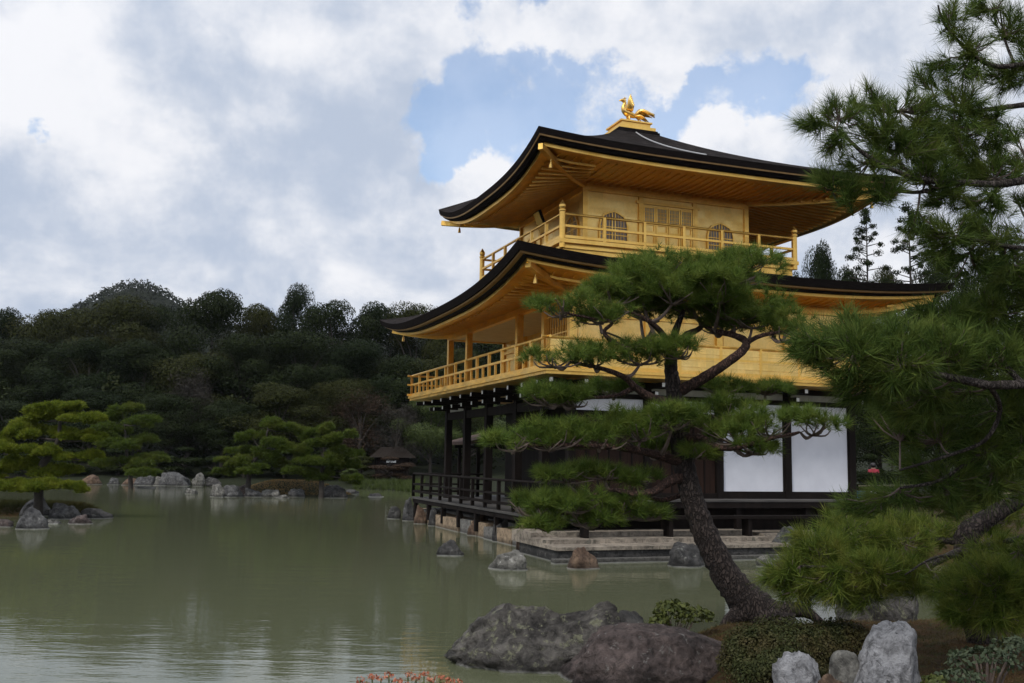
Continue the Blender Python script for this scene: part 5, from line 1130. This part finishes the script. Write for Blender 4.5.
def fishing():
    t = empty('fishing_pavilion', L2W(2.3, LP + 3.6, 0), R(PA)); tag(t, 'small open pavilion with brown gabled roof seen between the dark front columns', 'pavilion')
    ze, zr = 2.75, 3.15
    m = MB(); m.add([(-0.9, -1.7, ze), (-0.9, 1.7, ze), (0.7, -1.7, zr), (0.7, 1.7, zr), (2.9, -1.7, ze), (2.9, 1.7, ze)] + [(-0.9, -1.7, ze + .12), (-0.9, 1.7, ze + .12), (0.7, -1.7, zr + .14), (0.7, 1.7, zr + .14), (2.9, -1.7, ze + .12), (2.9, 1.7, ze + .12)],
                   [(0, 1, 3, 2), (2, 3, 5, 4), (6, 8, 9, 7), (8, 10, 11, 9), (0, 2, 8, 6), (2, 4, 10, 8), (1, 7, 9, 3), (3, 9, 11, 5), (0, 6, 7, 1), (4, 5, 11, 10)]); m.build('roof', M['roof_brown'], t)
    for x in (-0.4, 2.4):
        for y in (-1.2, 1.2): m = MB(); m.box((x, y, 1.3), (0.12, 0.12, 2.7)); m.build('post', M['dark_wood'], t)
    m = MB(); m.box((1.0, -1.2, 2.70), (3.2, 0.1, 0.12)); m.box((1.0, 1.2, 2.70), (3.2, 0.1, 0.12)); m.bar((-0.4, -1.2, 2.2), (0.1, -1.2, 2.68), .07, .07); m.bar((2.4, -1.2, 2.2), (1.9, -1.2, 2.68), .07, .07); m.build('beam', M['dark_wood'], t)
    m = MB(); m.box((1.0, 0, 0.72), (3.2, 2.8, 0.1)); m.build('floor', M['grey_wood'], t)
    for x in (-0.4, 2.4):
        for y in (-1.2, 1.2): m = MB(); m.box((x, y, 0.2), (0.2, 0.2, 1.0)); m.build('footing', M['concrete'], t)
fishing()
def rail_fence():
    Y = 33; a = at(858, 486, Y); b = at(1010, 484, Y - 2); t = empty('bamboo_rail', (0, 0, 0)); tag(t, 'low pale bamboo rail fence in the garden right of the white panels', 'fence')
    for k in range(9):
        p = a.lerp(b, k / 8); g = h1(p.x, p.y); m = MB(); m.tube([(p.x, p.y, g - .1), (p.x, p.y, p.z + .06)], [.035, .033], 7); m.build('post', M['dark_wood'], t)
    for dz in (0.0, -0.28):
        m = MB(); m.tube([a + Vector((0, -.05, dz)), b + Vector((0, -.05, dz))], [.028, .028], 7); m.build('rail', M['bamboo'], t)
rail_fence()
def person(px, yhead, Y, top, legs, label, face=0.0):
    h = at(px, yhead, Y); g = h1(h.x, Y); Hh = 1.66; t = empty('person', (h.x, Y, g), face); tag(t, label, 'person')
    me = bpy.data.meshes.new('body'); V = [(0, 0, .92), (0, 0, 1.12), (0, 0, 1.32), (0, 0, 1.44), (0, -.01, 1.53), (0, -.01, 1.60), (.17, 0, 1.38), (.21, 0, 1.10), (.19, -.12, .93), (.18, -.18, .88), (-.17, 0, 1.38), (-.21, 0, 1.10), (-.19, -.12, .93), (-.18, -.18, .88), (.09, 0, .86), (.10, 0, .48), (.10, .02, .08), (.10, -.14, .03), (-.09, 0, .86), (-.10, .02, .48), (-.10, .04, .08), (-.10, -.12, .03)]
    E_ = [(0, 1), (1, 2), (2, 3), (3, 4), (4, 5), (2, 6), (6, 7), (7, 8), (8, 9), (2, 10), (10, 11), (11, 12), (12, 13), (0, 14), (14, 15), (15, 16), (16, 17), (0, 18), (18, 19), (19, 20), (20, 21)]
    rad = [.14, .14, .15, .07, .085, .095, .065, .05, .04, .035, .065, .05, .04, .035, .095, .065, .045, .035, .095, .065, .045, .035]
    me.from_pydata(V, E_, []); o = link('body', me, None, t); o.modifiers.new('skin', 'SKIN'); s = o.modifiers.new('sub', 'SUBSURF'); s.levels = 2; s.render_levels = 2
    for v, r in zip(me.skin_vertices[0].data, rad): v.radius = (r, r)
    me.skin_vertices[0].data[0].use_root = True
    dg = bpy.context.evaluated_depsgraph_get(); me2 = bpy.data.meshes.new_from_object(o.evaluated_get(dg)); o.modifiers.clear(); o.data = me2
    me2.materials.clear()
    for mt in (M['skin'], top, legs): me2.materials.append(mt)
    for p in me2.polygons:
        z = p.center.z; p.material_index = 0 if (z > 1.45 or (z < .95 and abs(p.center.x) > .14 and z > .8)) else (1 if z > .88 else 2); p.use_smooth = True
    m = MB(); m.lathe((0, .01, 1.58), [(.10, -.06), (.112, 0), (.105, .06), (.07, .11), (.01, .125)], 12); m.build('hair', M['black_hair'], t, True)
person(873, 457, 41, M['red_cloth'], M['navy_cloth'], 'person in a red jacket standing among dark bushes right of the white panels', 2.6)
c_ = at(862, 492, 31); g_ = h1(c_.x, c_.y)
m = MB(); m.box((0, 0, 0.35), (0.62, 0.4, 0.7)); m.box((0.1, 0.02, 0.74), (0.5, 0.34, 0.08)); m.bar((-.28, -.21, .6), (.28, -.21, .5), .03, .05)
o = m.build('covered_crate', M['blue_cloth'], None, False, (c_.x, c_.y, c_.z - 0.75)); tag(o, 'crate under a blue cover at the end of the side veranda beside the corner column', 'crate')
m = MB(); m.lathe((0, 0, 0), [(.09, 0), (.10, .02), (.115, .20), (.125, .21), (.125, .225), (.105, .225)], 14); v_ = L2W(LQ + 0.35, -0.45, 1.282)
o = m.build('white_bucket', M['white_paint'], None, True, tuple(v_)); tag(o, 'small white bucket on the end of the side veranda by the corner column', 'bucket')

# ------------------------------------------------------------------ near bank plants
def shrub(name, label, lobes, leaf, n, mat, seed, jitter=0.6, group=None):
    rng = np.random.default_rng(seed); P = []; A = []; c0 = lobes[0]
    t = empty(name, (c0[0], c0[1], h1(c0[0], c0[1]))); tag(t, label, 'shrub', group)
    for (x, y, z, rx, ry, rz, w_) in lobes:
        k = int(n * w_); u = unit(rng.normal(size=(k, 3))); u[:, 2] = np.where(u[:, 2] < -0.3, -u[:, 2], u[:, 2])
        nn = np.array([mnoise.noise(Vector(q) * 2.6 + Vector((seed, 0, 0))) for q in u])[:, None]
        P.append(np.array([x, y, z]) + u * np.array([rx, ry, rz]) * (rng.uniform(.72, 1.03, k)[:, None] + 0.13 * nn)); A.append(u + np.array([0, 0, .3]))
    P = np.concatenate(P) - np.array(t.location); link('foliage', leaf_mesh(name, P, np.concatenate(A), leaf, rng, jitter, .6), mat, t)
    m = MB(); rn = random.Random(seed)
    for i in range(26): q = Vector(P[rn.randrange(len(P))]) * 0.9; m.tube([(q.x * .15, q.y * .15, -.05), (q.x * .5, q.y * .5, q.z * .45), q], [.012, .009, .003], 5)
    m.build('stem', M['twig'], t); return t
def gpt(px, py, Y, dz=0.0):
    p = at(px, py, Y); return p.x, Y, h1(p.x, Y) + dz
def lob(px, py, Y, hw, hh, w_, d=0.8): p = at(px, py, Y); s = Y / FPX; return (p.x, Y, p.z, hw * s, hw * s * d, hh * s, w_)
shrub('clipped_shrub', 'low clipped dark green shrub in front of the leaning trunk', [lob(790, 655, 9.6, 62, 34, .36), lob(752, 662, 9.4, 32, 32, .2), lob(842, 646, 9.8, 34, 25, .18), lob(780, 678, 9.0, 50, 28, .22)], 0.027, 34000, M['leaf_shrub'], 3)
shrub('leafy_bush', 'small glossy yellow-green bush left of the leaning trunk', [lob(672, 612, 11.2, 18, 12, .4), lob(695, 618, 11.2, 20, 10, .4), lob(660, 622, 11.1, 10, 8, .2)], 0.065, 620, M['leaf_azalea'], 5, 0.9)
shrub('ground_plant', 'low pale-leaved ground plants in the bottom right corner', [lob(985, 662, 8.0, 36, 14, .45), lob(1015, 650, 8.2, 24, 12, .3), lob(960, 678, 7.8, 24, 8, .25)], 0.045, 900, M['leaf_ground'], 6, 0.8)
shrub('ground_plant', 'small green plant at the bottom edge right of the white rock', [lob(935, 684, 7.7, 14, 8, 1.0)], 0.04, 160, M['leaf_azalea'], 8, 0.8)
# orange flowers at the bottom edge
def flowers():
    Y = 4.2; rng = np.random.default_rng(4); rn = random.Random(4); pts = [(360, 680), (372, 676), (381, 678), (389, 675), (398, 681), (408, 674), (416, 677), (424, 673), (431, 679), (440, 677), (450, 680), (458, 682), (366, 684), (404, 684), (445, 685)]
    for k, (px, py) in enumerate(pts):
        Yk = Y + rn.uniform(-.25, .25); p = at(px, py, Yk); g = h1(p.x, Yk); t = empty('orange_flower', (p.x, Yk, g)); hz = p.z - g
        tag(t, 'orange-red flower head on a thin stem in the clump at the bottom edge', 'flower', 'orange flowers at the bottom edge')
        m = MB(); m.tube([(rn.uniform(-.08, .08), rn.uniform(-.05, .05), -.02), (0.01, 0, hz * .6), (0, 0, hz)], [.005, .004, .003], 5, sub=3); m.build('stem', M['stem'], t)
        n = 22; u = unit(rng.normal(size=(n, 3)) * np.array([1, 1, .5])); c = np.array([0, 0, hz]) + u * np.array([.018, .018, .012]); link('flower_head', leaf_mesh('flower_head', c, u + np.array([0, 0, .5]), .017, rng, .5, .55), M['petal'], t)
        n = 10; u = unit(rng.normal(size=(n, 3))); c = np.array([0, 0, hz - .06]) + u * np.array([.03, .03, .04]); link('leaves', leaf_mesh('leaves', c, u, .035, rng, .6, .35), M['leaf_azalea'], t)
flowers()
# grass tufts on the far shore and brown grass on the middle island
rng = np.random.default_rng(77); n = 1500; X = rng.uniform(-11, -6, n); Y = rng.uniform(65.5, 72, n); Z = height(X, Y); k = Z > -0.1; c = np.stack([X, Y, np.maximum(Z, 0)], 1)[k]
o = link('shore_grass', needle_mesh('shore_grass', c, np.tile([0, 0, 1.0], (len(c), 1)), 5, .45, .03, rng, 30, .1), M['leaf_green']); tag(o, 'green grass along the far shore left of the veranda', 'grass', None, 'stuff')
n = 6000; X = rng.uniform(-16.5, -8.5, n); Y = rng.uniform(52.6, 56.6, n); Z = height(X, Y); k = Z > 0.1; c = np.stack([X, Y, Z], 1)[k]
M['dry_grass'] = mat_leaf('dry_grass', (0.16, 0.10, 0.035), (0.26, 0.17, 0.06), None, .1)
o = link('island_grass', needle_mesh('island_grass', c, np.tile([0, 0, 1.0], (len(c), 1)), 5, .09, .02, rng, 70, .1), M['dry_grass']); tag(o, 'dry brown grass covering the middle island', 'grass', None, 'stuff')
n = 9000; X = rng.uniform(-22.5, -13.2, n); Y = rng.uniform(33.2, 39.2, n); Z = height(X, Y); k = Z > 0.05; c = np.stack([X, Y, Z], 1)[k]
o = link('islet_grass', needle_mesh('islet_grass', c, np.tile([0, 0, 1.0], (len(c), 1)), 6, .20, .018, rng, 60, .1), M['leaf_olive']); tag(o, 'dark low grass and ferns covering the left islet under the bright pine', 'grass', None, 'stuff')
n = 26000; X = rng.uniform(0.4, 8, n); Y = rng.uniform(7.4, 13.4, n); Z = height(X, Y); k = Z > 0.15; c = np.stack([X, Y, Z], 1)[k]
M['moss'] = mat_leaf('bank_moss', (0.06, 0.042, 0.014), (0.13, 0.085, 0.03), (0.06, 0.065, 0.02), .1, 1.0)
o = link('bank_moss', needle_mesh('bank_moss', c, np.tile([0, 0, 1.0], (len(c), 1)), 3, .045, .006, rng, 80, .2), M['moss']); tag(o, 'brownish moss and fallen needles covering the near bank', 'moss', None, 'stuff')

# ------------------------------------------------------------------ thin air between the camera and the far hill
m = MB(); m.span((-910, -910, -2.5), (910, 910, 112.0)); hz = m.build('haze', None); tag(hz, kind='stuff', label='thin bluish air over the pond and the far wooded hill', cat='haze')
hm = bpy.data.materials.new('haze_air'); hm.use_nodes = True; nt = hm.node_tree
for n_ in list(nt.nodes):
    if n_.type == 'BSDF_PRINCIPLED': nt.nodes.remove(n_)
pv = nt.nodes.new('ShaderNodeVolumePrincipled'); pv.inputs['Color'].default_value = (0.86, 0.91, 1.0, 1); pv.inputs['Density'].default_value = 0.00007
nt.links.new(pv.outputs[0], nt.nodes['Material Output'].inputs['Volume']); hz.data.materials.append(hm)
